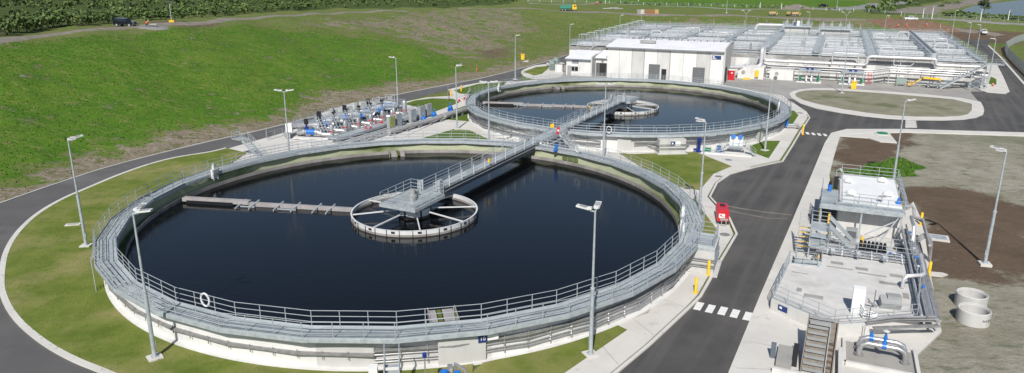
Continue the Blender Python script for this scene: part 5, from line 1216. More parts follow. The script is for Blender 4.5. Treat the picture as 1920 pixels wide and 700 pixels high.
# black dosing bottles
t=ST('filter_bank','bank of glossy black cylinders in two rows between the tank and the slab','filter bank')
for j in range(3):
    for i in range(7):
        x=-3.0+i*.3; y=11.3+j*.62; m=MB(); m.lathe((x,y,.35 if j<2 else .6),[(.135,0),(.135,.8),(.1,1.0),(.0,1.05)],10); m.build('cylinder','black',t)
m=MB(); m.box((-2.1,11.3,.25),(2.1,.3,.1)); m.box((-2.1,11.9,.3),(2.1,.3,.1)); m.build('rack','galv',t); m=MB(); m.box((-2.5,10.9,.75),(.45,.12,.55)); m.box((-.2,10.7,.75),(.45,.12,.55)); m.build('control_box','mgrey',t); m=MB(); m.box((-2.5,10.83,.8),(.18,.02,.16)); m.box((-.2,10.63,.8),(.18,.02,.16)); m.build('screen','cyan',t)
t=ST('blue_valves','row of small bright blue valves on silver pipes right of the black cylinders','valves')
for i in range(5):
    x=-.75+(i%3)*.36; y=12.0-(i//3)*.9; m=MB(); m.cone((x,y,.6),(x,y,1.05),.12,.14,10); m.build('valve','blue',t)
m=MB(); m.tube([(-1.,12.,.6),(.5,12.1,.6)],.08,8); m.build('pipe_run','stain',t); m=MB(); m.tube([(-1.,11.1,.6),(.5,11.2,.6)],.08,8); m.build('pipe_run','stain',t)
t=ST('suction_pipe','silver suction pipes between the crossover stair and the black cylinders','pipe'); m=MB(); m.tube([(-6.,13.4,.5),(-3.2,13.4,.5)],.09,8); m.build('pipe_run','stain',t); m=MB(); m.tube([(-5.5,12.5,.6),(-3.1,12.4,.6)],.09,8); m.build('pipe_run','stain',t)
t=ST('junction_cabinet','dark grey metal cabinet standing against the tank wall behind the black cylinders','cabinet'); m=MB(); m.box((-3.7,15.0,.9),(.9,.7,1.7)); m.build('casing','mgrey',t); m=MB(); m.box((-3.7,14.63,1.3),(.7,.03,.6)); m.build('door','dgrey',t); m=MB(); m.box((-3.7,14.6,.85),(.4,.02,.08)); m.build('label_strip','cyan',t)
t=ST('davit_arm','thin steel davit arm slanting up to the walkway of the covered tank','davit'); m=MB(); m.tube([(-2.2,13.,.3),(.0,17.2,2.6)],.05,6); m.tube([(-2.6,15.5,1.2),(-.2,17.2,2.2)],.07,6); m.build('arm','galv',t)
t=ST('pit_valve','small dark valve with blue handle right of the tank wall','valve'); m=MB(); m.tube([(-.2,15.5,.3),(.7,15.5,.35)],.2,8); m.build('body','rust',t); m=MB(); m.cone((.9,15.5,.3),(.9,15.5,1.1),.14,.1,8); m.build('handle','blue',t)
# stair group
t=ST('crossover_stair','steel crossover stair with landing and many handrails left of the black cylinders','stair')
m=MB(); m.box((-6.3,13.4,2.0),(1.5,1.9,.07)); m.box((-6.3,11.9,1.75),(1.4,.9,.07)); m.box((-6.3,11.1,1.5),(1.4,.8,.07)); m.box((-6.3,10.4,1.3),(1.4,.7,.07)); m.build('landing','grate',t)
m=MB()
for k in range(7): m.box((-5.4+k*.27,13.6,1.85-k*.24),(.27,1.1,.05))
for k in range(7): m.box((-7.6,11.6-.0+k*.0,0),(.01,.01,.01)) if 0 else None
m.build('right_flight','grate',t)
for s in(13.05,13.45,13.85,14.2):
    m=MB(); m.bar((-5.6,s,3.0),(-3.6,s,1.1),.06,.08); m.bar((-5.6,s,2.3),(-3.6,s,.4),.06,.08); m.build('flight_rail','rail',t)
m=MB()
for k in range(6): m.box((-7.5,13.6-k*.42,1.75-k*.28),(1.0,.3,.05))
m.build('left_flight','grate',t); m=MB()
for k in range(5): m.box((-7.5,13.42-k*.42,1.77-k*.28),(1.0,.06,.05))
m.build('stair_nosing','yellow',t)
for x in(-8.0,-7.0): railing([(x,14.,1.9),(x,11.,.1)],t,1.05,1.)
railing([(-7.05,14.4,2.03),(-5.6,14.4,2.03)],t,1.1,.8); railing([(-7.05,14.4,2.03),(-7.05,10.2,1.3)],t,1.1,1.); railing([(-5.55,12.4,1.8),(-5.55,10.2,1.3)],t,1.1,1.)
for x,y in((-7.,14.3),(-5.6,14.3),(-7.,10.3),(-5.6,10.3)): m=MB(); m.box((x,y,.9),(.1,.1,1.8)); m.build('leg','galv',t)
t=ST('open_pit_box','open galvanised box edge with small ladder left of the raised slab','box'); m=MB(); m.box((-6.9,6.7,.75),(2.0,.06,1.3)); m.box((-7.9,8,.6),(.08,2.6,1.1)); m.box((-5.95,8,.75),(.08,2.6,1.3)); m.build('casing','galv',t); m=MB(); m.box((-6.3,7.3,1.1),(.35,.3,.7)); m.build('valve_unit','tray',t); m=MB(); m.box((-6.2,7.2,1.6),(.15,.12,.2)); m.build('switch','yellow',t)
# inclined screen
t=ST('inclined_screen','rusty steel stepped inclined screen leaning out of a pit in the foreground','screen')
o=Vector((-5.6,-5.7,2.35)); e=Vector((-5.75,-9.3,.15)); d=(e-o)
m=MB()
for s in(-.86,.86): m.bar(o+Vector((s,0,0)),e+Vector((s,0,0)),.07,.42)
m.bar(o+Vector((0,0,-.2)),e+Vector((0,0,-.2)),1.66,.05); m.build('side_plates','rust2',t) if 'rust2' in M else m.build('side_plates','mgrey',t)
for k in range(8):
    p=o+d*(.2+k*.105); m=MB(); m.bar(p+Vector((-.8,0,.05)),p+Vector((.35,0,.05)),.1,.16); m.build('step_plate','mgrey',t)
for k in range(6):
    p=o+d*(.42+k*.1); m=MB(); m.bar(p+Vector((.5,0,-.05)),p+Vector((.8,0,-.05)),.09,.12); m.build('side_rung','rust',t)
m=MB(); m.bar(o+d*.18+Vector((.45,0,.12)),e+Vector((.45,0,.12)),.06,.12); m.bar(o+d*.05+Vector((-.8,0,.12)),o+d*.05+Vector((.8,0,.12)),.1,.12); m.box(o+d*.15+Vector((-.15,0,.18)),(1.2,.22,.22)); m.build('inner_frame','mgrey',t)
for s in(-.8,.8): m=MB(); m.box((-5.6+s,-6.0,1.0),(.1,.1,2.1)); m.build('leg','galv',t)
t=ST('pit_walls','pale concrete upstand walls round the pit of the inclined screen','wall'); m=MB(); m.box((-4.45,-8.,.35),(.22,4.0,.7)); m.box((-6.2,-9.9,.25),(4,.22,.5)); m.build('wall','concrete',t); m=MB(); m.box((-7.6,-8.1,.3),(.9,2.4,.5)); m.build('side_block','yard',t); m=MB(); m.box((-7.0,-7.6,.33),(.3,2.2,.62)); m.build('dark_gap','dark',t)
t=T('steel_channel_post','narrow upright steel plate beside the inclined screen','post',SM@Vector((-8.3,-8.1,0)),BR); m=MB(); m.box((0,0,.6),(.3,.12,1.2)); m.build('plate','gird',t); m=MB(); m.box((0,0,.03),(.5,.4,.06)); m.build('base','galv',t)
# extra plant between the covered tank and the slab
t=ST('pump_manifold','tangle of silver pipes and small motors on the floor beside the black cylinders','manifold')
ex=random.Random(9)
for k in range(11):
    x=-5.4+k*.52; y=10.9+ex.random()*1.6; h=.35+ex.random()*.7; m=MB(); m.tube([(x,y,.17),(x,y,h),(x+.15,y,h+.12),(x+.6,y+.05,h+.12),(x+.75,y+.05,h),(x+.75,y+.05,.17)],.055,6); m.build('pipe_loop','stain',t)
    if k%2==0: m=MB(); m.cone((x+.3,y-.35,.3),(x+.3,y-.35,.75),.11,.11,8); m.build('motor',['blue','mgrey','galv'][k%3],t)
for k in range(5): m=MB(); m.tube([(-5.6,10.75+k*.55,.32+.05*k),(.6,10.9+k*.55,.32+.05*k)],.05,6); m.build('long_pipe','stain',t)
railing([(-5.4,14.9,.2),(.7,15.0,.2)],t,1.05,1.3); railing([(-6.1,10.4,1.0),(.9,10.6,1.0)],t,1.05,1.3)
t=ST('tall_valves','row of upright valve spindles with blue caps along the right pipe rack','valves')
for k in range(7): m=MB(); m.cone((.75,3+k*2.,1.3),(.75,3+k*2.,2.05),.05,.05,6); m.build('spindle','stain',t); m=MB(); m.lathe((.75,3+k*2.,2.0),[(.12,0),(.14,.06),(.05,.16)],8); m.build('cap','blue' if k%3==0 else 'galv',t)
# blue valve loop skid
b=MB(); b.prism([(-4.1,-3.9),(-.2,-3.9),(-.2,-7.0),(-4.1,-7.0)],.0,.16); o=struct('recessed_pad',b,'yard'); o.matrix_world=SM
t=ST('pad_kerb','low pale concrete kerb framing the valve pad in the foreground','kerb'); m=MB(); m.box((-4.2,-5.5,.2),(.2,3.4,.4)); m.box((-.1,-5.5,.2),(.2,3.4,.4)); m.box((-2.1,-7.1,.2),(4.2,.2,.4)); m.build('kerb','concrete',t)
for k,(y,lab) in enumerate(((-4.7,'rear looped silver pipe with two blue valves on the foreground pad'),(-5.5,'front looped silver pipe with one blue valve on the foreground pad'))):
    t=ST('pipe_loop',lab,'pipe','looped pipes on the valve pad'); x0=-3.35;x1=-.75
    m=MB(); m.tube([(x0,y-.1,.15),(x0,y-.1,.6),(x0+.12,y-.05,.92),(x0+.45,y,1.05),(x1-.45,y,1.05),(x1-.12,y-.02,.92),(x1,y-.05,.6),(x1,y-.05,.15)],.155,12); m.build('pipe_run','stain',t)
    for x in(x0,x1): m=MB(); m.cone((x,y-.08,.16),(x,y-.08,.3),.27,.27,12); m.build('foot_flange','tray',t)
    for x in((-2.7,-1.9) if k==0 else (-2.0,)):
        m=MB(); m.cone((x-.12,y,1.05),(x+.12,y,1.05),.21,.21,12); m.lathe((x,y,1.1),[(.15,0),(.10,.25),(.06,.42)],10); m.build('valve_body','blue',t)
        if x>-2: m=MB(); m.lathe((x,y,1.68),[(.18,0),(.2,.04),(.0,.08)],12); m.cone((x,y,1.6),(x,y,1.85),.03,.03,6); m.build('hand_wheel','lamp',t)
t=ST('standpipe','thin standpipe on a small plate at the slab front','post'); m=MB(); m.cone((-3.0,-3.0,0),(-3.0,-3.0,1.2),.035,.035,6); m.build('stem','galv',t); m=MB(); m.box((-3.0,-3.1,.15),(.5,.4,.06)); m.build('plate','tray',t)
# ============================================================ SMALL THINGS NEAR THE ROAD
def bollard(px,py,lab,h=1.25,z=.13):
    x,y=G0(px,py,z); t=T('yellow_bollard',lab,'bollard',(x,y,z),0,'yellow bollards'); m=MB(); m.lathe((0,0,0),[(.115,0),(.115,h-.06),(.08,h),(0,h+.01)],12); m.build('post','yellow',t); m=MB(); m.lathe((0,0,0),[(.2,0),(.2,.03),(.12,.04)],12); m.build('base_plate','yellow',t)
bollard(1304,549,'yellow bollard at the concrete valve chamber by the road, nearer one'); bollard(1328,516,'yellow bollard at the concrete valve chamber by the road, farther one')
bollard(1505,253,'yellow bollard by the bent pipe at the right wall of the farther tank',1.6)
bollard(1741,518,'yellow bollard on a small pad at the right edge of the pipe rack'); bollard(1726,422,'yellow bollard behind the pipe rack near the brown soil')
bollard(1535,413,'yellow bollard beside the dark louvre of the covered tank',1.4); bollard(1551,437,'yellow bollard behind the crossover stair landing',1.9); bollard(1613,474,'yellow bollard in front of the covered tank wall',1.5)
t=T('meter_box','small dark wire box beside the yellow bollard left of the covered tank','box',(*G0(1526,412),.13),BR); m=MB(); m.box((0,0,.45),(.7,.6,.9)); m.build('casing','gird',t); m=MB(); m.box((0,0,.93),(.76,.66,.05)); m.build('lid','galv',t)
bollard(1461,100,'orange tipped bollard by the tank block front',1.,0) if 0 else None
t=T('generator','red diesel generator set standing on the footpath beside the road','generator',(*G0(1353,413,.13),.13),R(78))
m=MB(); m.box((0,0,.15),(2.5,1.15,.3)); m.build('skid_base','black',t)
m=MB(); m.prism([(-1.25,-.55),(1.25,-.55),(1.25,.55),(-1.25,.55)],.3,1.3); m.box((0,0,1.34),(2.36,1.0,.1)); m.build('canopy','red',t)
m=MB(); m.box((.4,0,1.42),(.6,.5,.06)); m.build('exhaust_cover','black',t)
m=MB(); m.box((-1.26,.12,.85),(.03,.55,.4)); m.build('end_label','signw',t); m=MB(); m.box((-1.27,-.1,.5),(.03,.7,.2)); m.build('socket_panel','mgrey',t)
for x in(-.6,.2,.9): m=MB(); m.box((x,-.56,.8),(.5,.03,.6)); m.box((x,.56,.8),(.5,.03,.6)); m.build('door_panel','red',t)
m=MB(); m.tube([(-1.3,.1,.4),(-1.6,.15,.05),(-1.85,0,.03),(-1.7,-.3,.03),(-1.3,-.3,.4)],.04,6); m.build('power_cable','mgrey',t)
m=MB(); m.box((-1.285,.2,.92),(.01,.2,.12)); m.box((-1.285,.05,.78),(.01,.3,.06)); m.build('label_mark','red',t)
def manhole(px,py,lab,r=.38,z=.135):
    x,y=G0(px,py,z); t=T('manhole_cover',lab,'manhole',(x,y,z)); m=MB(); m.lathe((0,0,0),[(0,.012),(r,.012),(r,0)],18); m.build('cover','tray',t); m=MB(); m.ring(r,r+.06,0,.009,n=18); m.build('frame','mgrey',t)
manhole(1359,440,'round drain cover on the footpath just below the red generator',.42); manhole(1347,331,'round drain cover on the footpath bend above the generator'); manhole(1366,300,'round drain cover on the pad before the pump stand',.4); manhole(1500,212,'round drain cover on the footpath right of the farther tank',.5)
x,y=G0(137,422,.1); t=T('valve_pit_lid','small square concrete lid on the left lawn','lid',(x,y,.1),R(15)); m=MB(); m.box((0,0,.04),(1.3,.6,.1)); m.build('lid','pave',t); m=MB(); m.box((0,0,.095),(.9,.3,.01)); m.build('plate','yard',t)
x,y=G0(1752,447,0); t=T('steel_cover_plate','flat grey steel cover plate on concrete at the edge of the brown soil','cover',(x,y,.0),BR); m=MB(); m.box((0,0,.08),(2.3,1.5,.16)); m.build('surround','pave',t); m=MB(); m.box((0,0,.17),(1.9,1.1,.02)); m.build('plate','galv',t)
x,y=G0(1757,515,0); t=T('bollard_pad','small pointed concrete pad behind a yellow bollard at the edge of the slab','pad',(x,y,0),R(-10)); m=MB(); m.prism([(-.7,-.4),(.2,-.5),(.75,-.1),(.5,.2),(-.7,.3)],0,.12); m.build('pad','pave',t)
def cring(px,py,lab,rz):
    x,y=G0(px,py); t=T('concrete_ring',lab,'concrete ring',(x,y,0),rz,'precast concrete rings'); m=MB(); m.lathe((0,0,0),[(1.03,0),(1.03,.96),(.98,1.0),(.92,.97),(.92,.9),(.86,.88),(.86,0.02)],40); m.build('ring','wallB',t); m=MB(); m.lathe((0,0,0),[(0,.05),(.88,.05)],40,False); m.build('inner_floor','yard',t); return t
cring(1819,573,'precast concrete ring on grey soil, the farther of two side by side',0); c=cring(1823,603,'precast concrete ring with faint scribbles, the nearer of two',.4)
# scribble on ring
m=MB(); 
for k in range(14):
    a=R(-115+k*3.2); m.box((1.075*cos(a),1.075*sin(a),.55+.05*sin(k*2.1)),(.012,.05,.03+.04*(k%3)),a)
m.build('scribble','tray',c)
# ============================================================ VEHICLES
def wheels(t,xs,w,r,nm='wheel'):
    for x in xs:
        for s in(-1,1):
            m=MB(); m.cone((x,s*(w/2-.12),r),(x,s*(w/2+.08),r),r,r,14); o=m.build(nm,'rubber',t)
            m=MB(); m.cone((x,s*(w/2+.07),r),(x,s*(w/2+.10),r),r*.55,r*.55,10); m.build('rim','galv',o)
def extr(m,prof,w,top_in=0,zt=1):
    n=len(prof); vs=[(x,-w/2+ (top_in if z>zt else 0),z) for x,z in prof]+[(x,w/2-(top_in if z>zt else 0),z) for x,z in prof]
    m.add(vs,[tuple(range(n))[::-1] if 0 else tuple(range(n)),tuple(range(n,2*n))[::-1]]+[(i,n+i,n+(i+1)%n,(i+1)%n) for i in range(n)])
def car(kind,name,lab,cat,p,rz,paint):
    t=T(name,lab,cat,p,rz)
    if kind=='suv':
        body=[(-2.4,.45),(2.35,.45),(2.4,.85),(2.2,1.08),(1.1,1.15),(.45,1.15),(-2.4,1.15)]; cab=[(1.0,1.12),(.45,1.8),(-2.2,1.85),(-2.4,1.12)]; W_=1.85
    elif kind=='ute':
        body=[(-2.55,.5),(2.5,.5),(2.55,.9),(2.35,1.12),(1.2,1.2),(-2.55,1.15)]; cab=[(1.15,1.18),(.6,1.78),(-.75,1.8),(-.95,1.15)]; W_=1.85
    else:
        body=[(-2.1,.35),(2.1,.35),(2.15,.7),(1.9,.9),(.9,1.0),(-2.0,1.0),(-2.15,.7)]; cab=[(.85,.98),(.2,1.45),(-1.4,1.48),(-1.9,.98)]; W_=1.78
    m=MB(); extr(m,body,W_); extr(m,cab,W_-.12,.12,1.3); o=m.build('body',paint,t)
    zt=max(z for x,z in cab); z0=cab[0][1]
    m=MB(); W2=W_-.05
    side=[(cab[0][0]-.15,z0+.05),(cab[1][0]-.05,zt-.1),(cab[2][0]+.1,zt-.1),(cab[3][0]+.12,z0+.05)]
    for s in(-1,1):
        y=s*(W_/2-.055); m.add([(side[0][0],y,side[0][1]),(side[1][0],y-s*.11,side[1][1]),(side[2][0],y-s*.11,side[2][1]),(side[3][0],y,side[3][1])],[(0,1,2,3) if s<0 else (3,2,1,0)])
    m.build('side_window','glass',t)
    m=MB(); a=cab[0];c=cab[1]; m.bar((a[0]-.08,0,a[1]+.1),(c[0]-.02,0,c[1]-.05),W_-.35,.06); m.build('windscreen','glass',t)
    m=MB(); a=cab[3];c=cab[2]; m.bar((a[0]+.0,0,a[1]+.15),(c[0]-.0,0,c[1]-.1),W_-.4,.06); m.build('rear_window','glass',t)
    for s in(-1,1):
        m=MB(); m.box((body[2][0]-.02,s*.68,.85),(.08,.32,.16)); m.build('headlight','signw',t); m=MB(); m.box((body[0][0]-.0,s*.75,.9),(.06,.2,.25)); m.build('tail_light','red',t)
    m=MB(); m.box((body[1][0]+.03,0,.5),(.12,W_-.1,.2)); m.box((body[0][0]-.03,0,.5),(.12,W_-.1,.2)); m.build('bumper','mgrey',t)
    if kind=='ute': m=MB(); m.box((-1.75,0,1.19),(1.45,W_-.3,.06)); m.build('tray_bed','dark',t)
    wheels(t,(1.5,-1.5) if kind!='hatch' else (1.3,-1.3),W_-.1,.38 if kind!='hatch' else .32)
    return t
p=G(236,50); car('suv','parked_car','dark blue black canopy utility parked on the dirt track at the hill crest','car',p,R(-8),'carblack')
x,y=G0(1041,126); car('hatch','parked_car','white car parked beside the low white office building','car',(x,y,.12),R(20),'carwhite')
p=G(1707,38.5); car('ute','pickup_truck','white pickup truck standing behind the tilled brown soil','pickup truck',p,R(172),'carwhite')
p=G(1843,64); car('ute','pickup_truck','white pickup with dark tray parked on the back right road','pickup truck',p,R(70),'carwhite')
p=G(1471*1.0+110,14); car('ute','pickup_truck','tiny dark vehicle beside the distant earth mound','pickup truck',G(1543,13.5),R(10),'carblack')
# skip truck
p=G(1065,20.5); t=T('skip_truck','truck with yellow cab carrying a large green skip on the distant dirt track','truck',p,R(-6))
m=MB(); m.box((0,0,.95),(8,1.1,.3)); m.build('chassis','black',t); m=MB(); extr(m,[(-3.9,1.1),(1.6,1.1),(1.8,2.9),(-2.0,2.9),(-3.9,2.2)],2.4); m.build('skip','teal',t); m=MB(); extr(m,[(2.1,.7),(4.1,.7),(4.15,1.8),(3.7,2.9),(2.1,2.9)],2.3); m.build('cab','yellow',t); m=MB(); m.box((3.98,0,2.25),(.12,2.0,.7),0,R(-24)); m.box((3.2,-1.17,2.2),(.9,.04,.6)); m.box((3.2,1.17,2.2),(.9,.04,.6)); m.build('cab_window','glass',t); wheels(t,(3.2,-1.2,-2.6),2.2,.5)
for k,(px,py,l) in enumerate(((1449,29.5,'tan dump truck on the far dirt road, leftmost of three'),(1479,30,'tan dump truck on the far dirt road, middle of three'),(1492,30.5,'tan dump truck on the far dirt road, rightmost of three'))):
    p=G(px,py); t=T('dump_truck',l,'dump truck',p,R(-14) if k!=1 else R(60),'tan dump trucks on the far road'); m=MB(); extr(m,[(-2.6,1.3),(1.0,1.3),(1.5,2.7),(-2.8,2.5)],2.4); m.build('dump_body','tan',t); m=MB(); extr(m,[(1.5,1.0),(3.2,1.0),(3.2,1.8),(2.5,2.7),(1.5,2.7)],1.9); m.build('cab','tan',t); m=MB(); m.box((2.3,-.97,2.1),(.8,.04,.6)); m.box((2.3,.97,2.1),(.8,.04,.6)); m.build('cab_window','glass',t); m=MB(); m.box((.2,0,1.0),(5.4,1.,.4)); m.build('chassis','rust',t); wheels(t,(2.4,-.6,-2.),2.2,.62); t.scale=(.62,.62,.66)
# boom lift
x,y=G0(1748,165); t=T('boom_lift','yellow and grey boom lift parked before the staircase of the tank block','boom lift',(x,y,.02),BR)
m=MB(); m.box((0,0,.75),(3.4,1.5,.5)); m.box((.8,0,1.2),(1.8,1.7,.6)); m.build('chassis','mgrey',t)
m=MB(); m.box((1.5,0,1.55),(.9,1.5,.9)); m.box((-2.2,0,.5),(1.6,.4,.12)); m.build('counterweight','gird',t)
m=MB(); m.bar((1.7,0,1.9),(1.9,0,2.6),.3,.3); m.bar((1.9,0,2.5),(-3.0,0,2.7),.42,.5); m.build('main_boom','yellow',t)
m=MB(); m.bar((-3.0,0,2.65),(-4.9,0,1.2),.25,.28); m.bar((-4.9,0,1.1),(-5.6,0,.9),.2,.2); m.build('jib','yellow',t); m=MB(); m.box((-3.05,0,2.65),(.5,.5,.4)); m.build('knuckle','gird',t)
m=MB(); m.box((-6.2,0,.5),(1.3,1.9,.12)); m.build('basket_floor','yellow',t)
railing([(-6.8,-.9,.5),(-5.6,-.9,.5),(-5.6,.9,.5),(-6.8,.9,.5)],t,1.1,.6,True,posts=False,mat_='yellow',r=.04,name='basket_rail')
wheels(t,(-1.2,1.3),1.9,.46); t.scale=(.68,.68,.74)
# pallets and crates in the far
cr=random.Random(2)
for i in range(6):
    px=1198+i*6.6; p=G(px,26); t=T('crate_stack',['grey','pale','brown','reddish','dark brown','orange'][i]+' crate stack in the row beside the far dirt track','crate stack',p,R(-10),'crate stacks by the far track'); m=MB()
    for k in range(3): m.box((cr.uniform(-.1,.1),0,.35+k*.62),(1.7,1.4,.5)); 
    m.build('crates',['mgrey','cream','wood','wood','wood','orange'][i] if i!=5 else 'tan',t); m=MB(); m.box((0,0,.05),(1.8,1.5,.1)); m.build('pallet','wood',t)
# steel bars pile
for k,(px,py) in enumerate(((1140,17),(1152,16),(1161,17.5))):
    p=G(px,py); t=T('pipe_pile','pile of pale pipes on the grass beside the far track, %s of three'%['left','middle','right'][k],'pipe pile',p,R(12+9*k),'pale pipe piles'); m=MB()
    for q in range(4): m.cone((-2.6,q*.4,.2),(2.6,q*.4+.3,.2),.16,.16,8)
    m.build('pipes','pipew',t); m=MB(); m.box((0,.6,.04),(.3,2.,.08)); m.build('bearer','wood',t)
# work table with shade on the gravel pad by the car
p=G(287,52); t=T('work_table','white folding table on the grey gravel pad beside the hill track','table',p,R(-5)); m=MB(); m.box((0,0,.75),(1.9,.8,.05)); m.build('tabletop','white',t)
for sx in(-.85,.85):
    for sy in(-.33,.33): m=MB(); m.cone((sx,sy,0),(sx,sy,.73),.025,.025,6); m.build('leg','galv',t)
# ============================================================ PEOPLE (small hi-vis figures)
def person(lab,p,rz,bend=.0,arms=0):
    t=T('person',lab,'person',p,rz,None)
    J={}; V=[];E_=[];Rr=[]
    def v(k,c,r): J[k]=len(V); V.append(c); Rr.append(r)
    a=bend; hx=sin(a); hz_=cos(a); hip=Vector((0,0,.92)); 
    def up(s,dy=0,dx=0): return (hip.x+hx*s+dx*hz_,dy,hip.z+hz_*s-dx*hx)
    v('pel',tuple(hip),.15); v('waist',up(.18),.14); v('chest',up(.40),.17); v('neck',up(.56),.07); v('head',up(.68),.10); v('top',up(.80),.085)
    E_+=[(0,1),(1,2),(2,3),(3,4),(4,5)]
    for s,k in((-1,'l'),(1,'r')):
        v('sh'+k,up(.48,s*.19),.065); v('el'+k,up(.22,s*.27,.05+.1*arms),.05); v('wr'+k,up(.02,s*.24,.2+.25*arms),.035); v('ha'+k,up(-.06,s*.23,.24+.3*arms),.04)
        v('hp'+k,(0,s*.1,.86),.10); v('kn'+k,(.04+.08*s,s*.12,.48),.07); v('an'+k,(-.02+.12*s,s*.13,.1),.045); v('to'+k,(.16+.12*s,s*.14,.04),.04)
        E_+=[(J['chest'],J['sh'+k]),(J['sh'+k],J['el'+k]),(J['el'+k],J['wr'+k]),(J['wr'+k],J['ha'+k]),(0,J['hp'+k]),(J['hp'+k],J['kn'+k]),(J['kn'+k],J['an'+k]),(J['an'+k],J['to'+k])]
    me=bpy.data.meshes.new('body'); me.from_pydata(V,E_,[]); o=bpy.data.objects.new('body',me); col.objects.link(o)
    m=o.modifiers.new('s','SKIN'); me.skin_vertices or None
    for i,sv in enumerate(me.skin_vertices[0].data): sv.radius=(Rr[i],Rr[i]); sv.use_root=(i==0)
    o.modifiers.new('u','SUBSURF').levels=1
    dg=bpy.context.evaluated_depsgraph_get(); dg.update(); me2=bpy.data.meshes.new_from_object(o.evaluated_get(dg)); bpy.data.objects.remove(o)
    me2.materials.clear(); me2.materials.append(M['trouser']); me2.materials.append(M['skin'])
    hd=Vector(V[J['head']])
    for f in me2.polygons:
        f.use_smooth=True
        if (f.center-hd).length<.17 or min((f.center-Vector(V[J['hal']])).length,(f.center-Vector(V[J['har']])).length)<.09: f.material_index=1
    b_=bpy.data.objects.new('body',me2); col.objects.link(b_); b_.parent=t
    m=MB(); c0=Vector(up(.05)); c1=Vector(up(.5)); m.cone(c0,c1,.2,.25,12,False); m.cone(c1,Vector(up(.56)),.25,.1,12,False)
    for s in(-1,1): m.cone(Vector(up(.48,s*.17)),Vector(up(.24,s*.28,.05+.1*arms)),.1,.08,8)
    m.build('hi_vis_vest','orange',t)
    m=MB(); h=Vector(up(.79)); ax_=Vector((hx,0,hz_)); m.cone(h-ax_*.05,h+ax_*.09,.14,.07,12); m.build('hard_hat','white',t)
    return t
person('worker in orange vest standing at the upper left edge of the tilled soil',G(1666,40),R(200))
person('worker in orange vest standing left of the white pickup truck',G(1688,37),R(160))
person('worker in orange vest bending forward on the tilled soil, largest of the group',G(1682,54),R(-30),.6,1)
person('worker in orange vest on the tilled soil between two others, arms forward',G(1700,53.5),R(150),.25,1)
person('worker in orange vest alone on the right part of the tilled soil',G(1737,53),R(190),.15)
person('worker in orange bending over the white table by the parked dark car',G(275,52),R(0),.8,1)
t=T('red_marker_post','small red marker on the roadside bank near the ring road','marker',G(894,135)); m=MB(); m.cone((0,0,0),(0,0,1.1),.1,.07,8); m.build('post','orange',t); m=MB(); m.box((0,0,.02),(.35,.35,.05)); m.build('base','black',t)

# denser fringe of the pump group
for i in range(9):
    p=A_+RD*((i+.2)/8)+Vector((-.6,1.9,0))-nrm*(.0 if i%2 else 1.1); t=T('valve_stack','silver valve stack with blue handle among the front pump lines, %s from the left'%['first','second','third','fourth','fifth','sixth','seventh','eighth','ninth'][i],'valve stack',p,R(-4+i*9),'valve stacks of the pump group')
    m=MB(); m.tube([(-1.3,0,.3),(-1.2,0,1.5),(-.8,0,1.9),(.6,0,1.9),(.9,0,1.5),(.9,0,.2)],.2,8); m.build('pipe_bend','stain',t); m=MB(); m.cone((-.3,0,1.9),(.1,0,1.9),.32,.32,10); m.cone((-.1,0,2.),(-.1,0,2.6),.09,.07,8); m.build('valve','blue' if i%3!=1 else 'galv',t); m=MB(); m.box((0,.5,1.1),(.5,.3,1.6)); m.build('panel','mgrey',t)
for i in range(5):
    p=A_+RD*((i+.4)/5)+Vector((-3.4,9.2,0)); t=T('cable_mast','slim grey upright frame behind the pump group, %s from the left'%ordn[i],'frame',p,R(20),'upright frames behind the pump group')
    m=MB(); m.box((0,0,1.4),(.09,.09,2.8)); m.box((1.6,0,1.4),(.09,.09,2.8)); m.box((.8,0,2.7),(1.7,.09,.09)); m.box((.8,0,1.6),(1.7,.06,.06)); m.build('frame','galv',t); m=MB(); m.box((.8,0,2.1),(.9,.2,.7)); m.build('box','mgrey',t)
t=T('front_gallery','low pipe gallery with handrails between the pump group and the nearer tank','pipe gallery',A_+nrm*4.6+RD*-.12,ra)
for k,(y,z,r) in enumerate(((0,.5,.14),(.5,.45,.1),(.9,.55,.12),(-.7,.35,.1))):
    m=MB(); m.tube([(-1.5,y+.6,.1),(-1.2,y,z),(12+k*1.4,y,z),(12.6+k*1.4,y+1.6,z)],r,8); m.build('pipe_run','stain' if k%2 else 'pipeg',t)
for k in range(9): m=MB(); m.box((-1+k*1.8,.3,.2),(.12,2.,.4)); m.build('sleeper','galv',t)
railing([(-2.2,-1.1,.05),(13,-1.1,.05)],t,1.1,1.5); railing([(-2.2,-1.1,.05),(-3.4,2.2,.05),(-2.4,4.4,.05)],t,1.1,1.5)
for i in range(6):
    p=A_+RD*((i+.5)/6)+Vector((-1.2,3.4,0)); t=T('pipe_walkway','short steel walkway with handrails between pump lines, %s from the left'%ordn[i],'walkway',p,R(-4),'short walkways between pump lines'); m=MB(); m.box((0,0,1.7),(3.4,.8,.06)); m.build('deck','grate',t)
    for s_ in(-.4,.4): railing([(-1.7,s_,1.73),(1.7,s_,1.73)],t,1.05,1.1)
    for x in(-1.5,1.5): m=MB(); m.box((x,0,.85),(.1,.7,1.7)); m.build('trestle','galv',t)
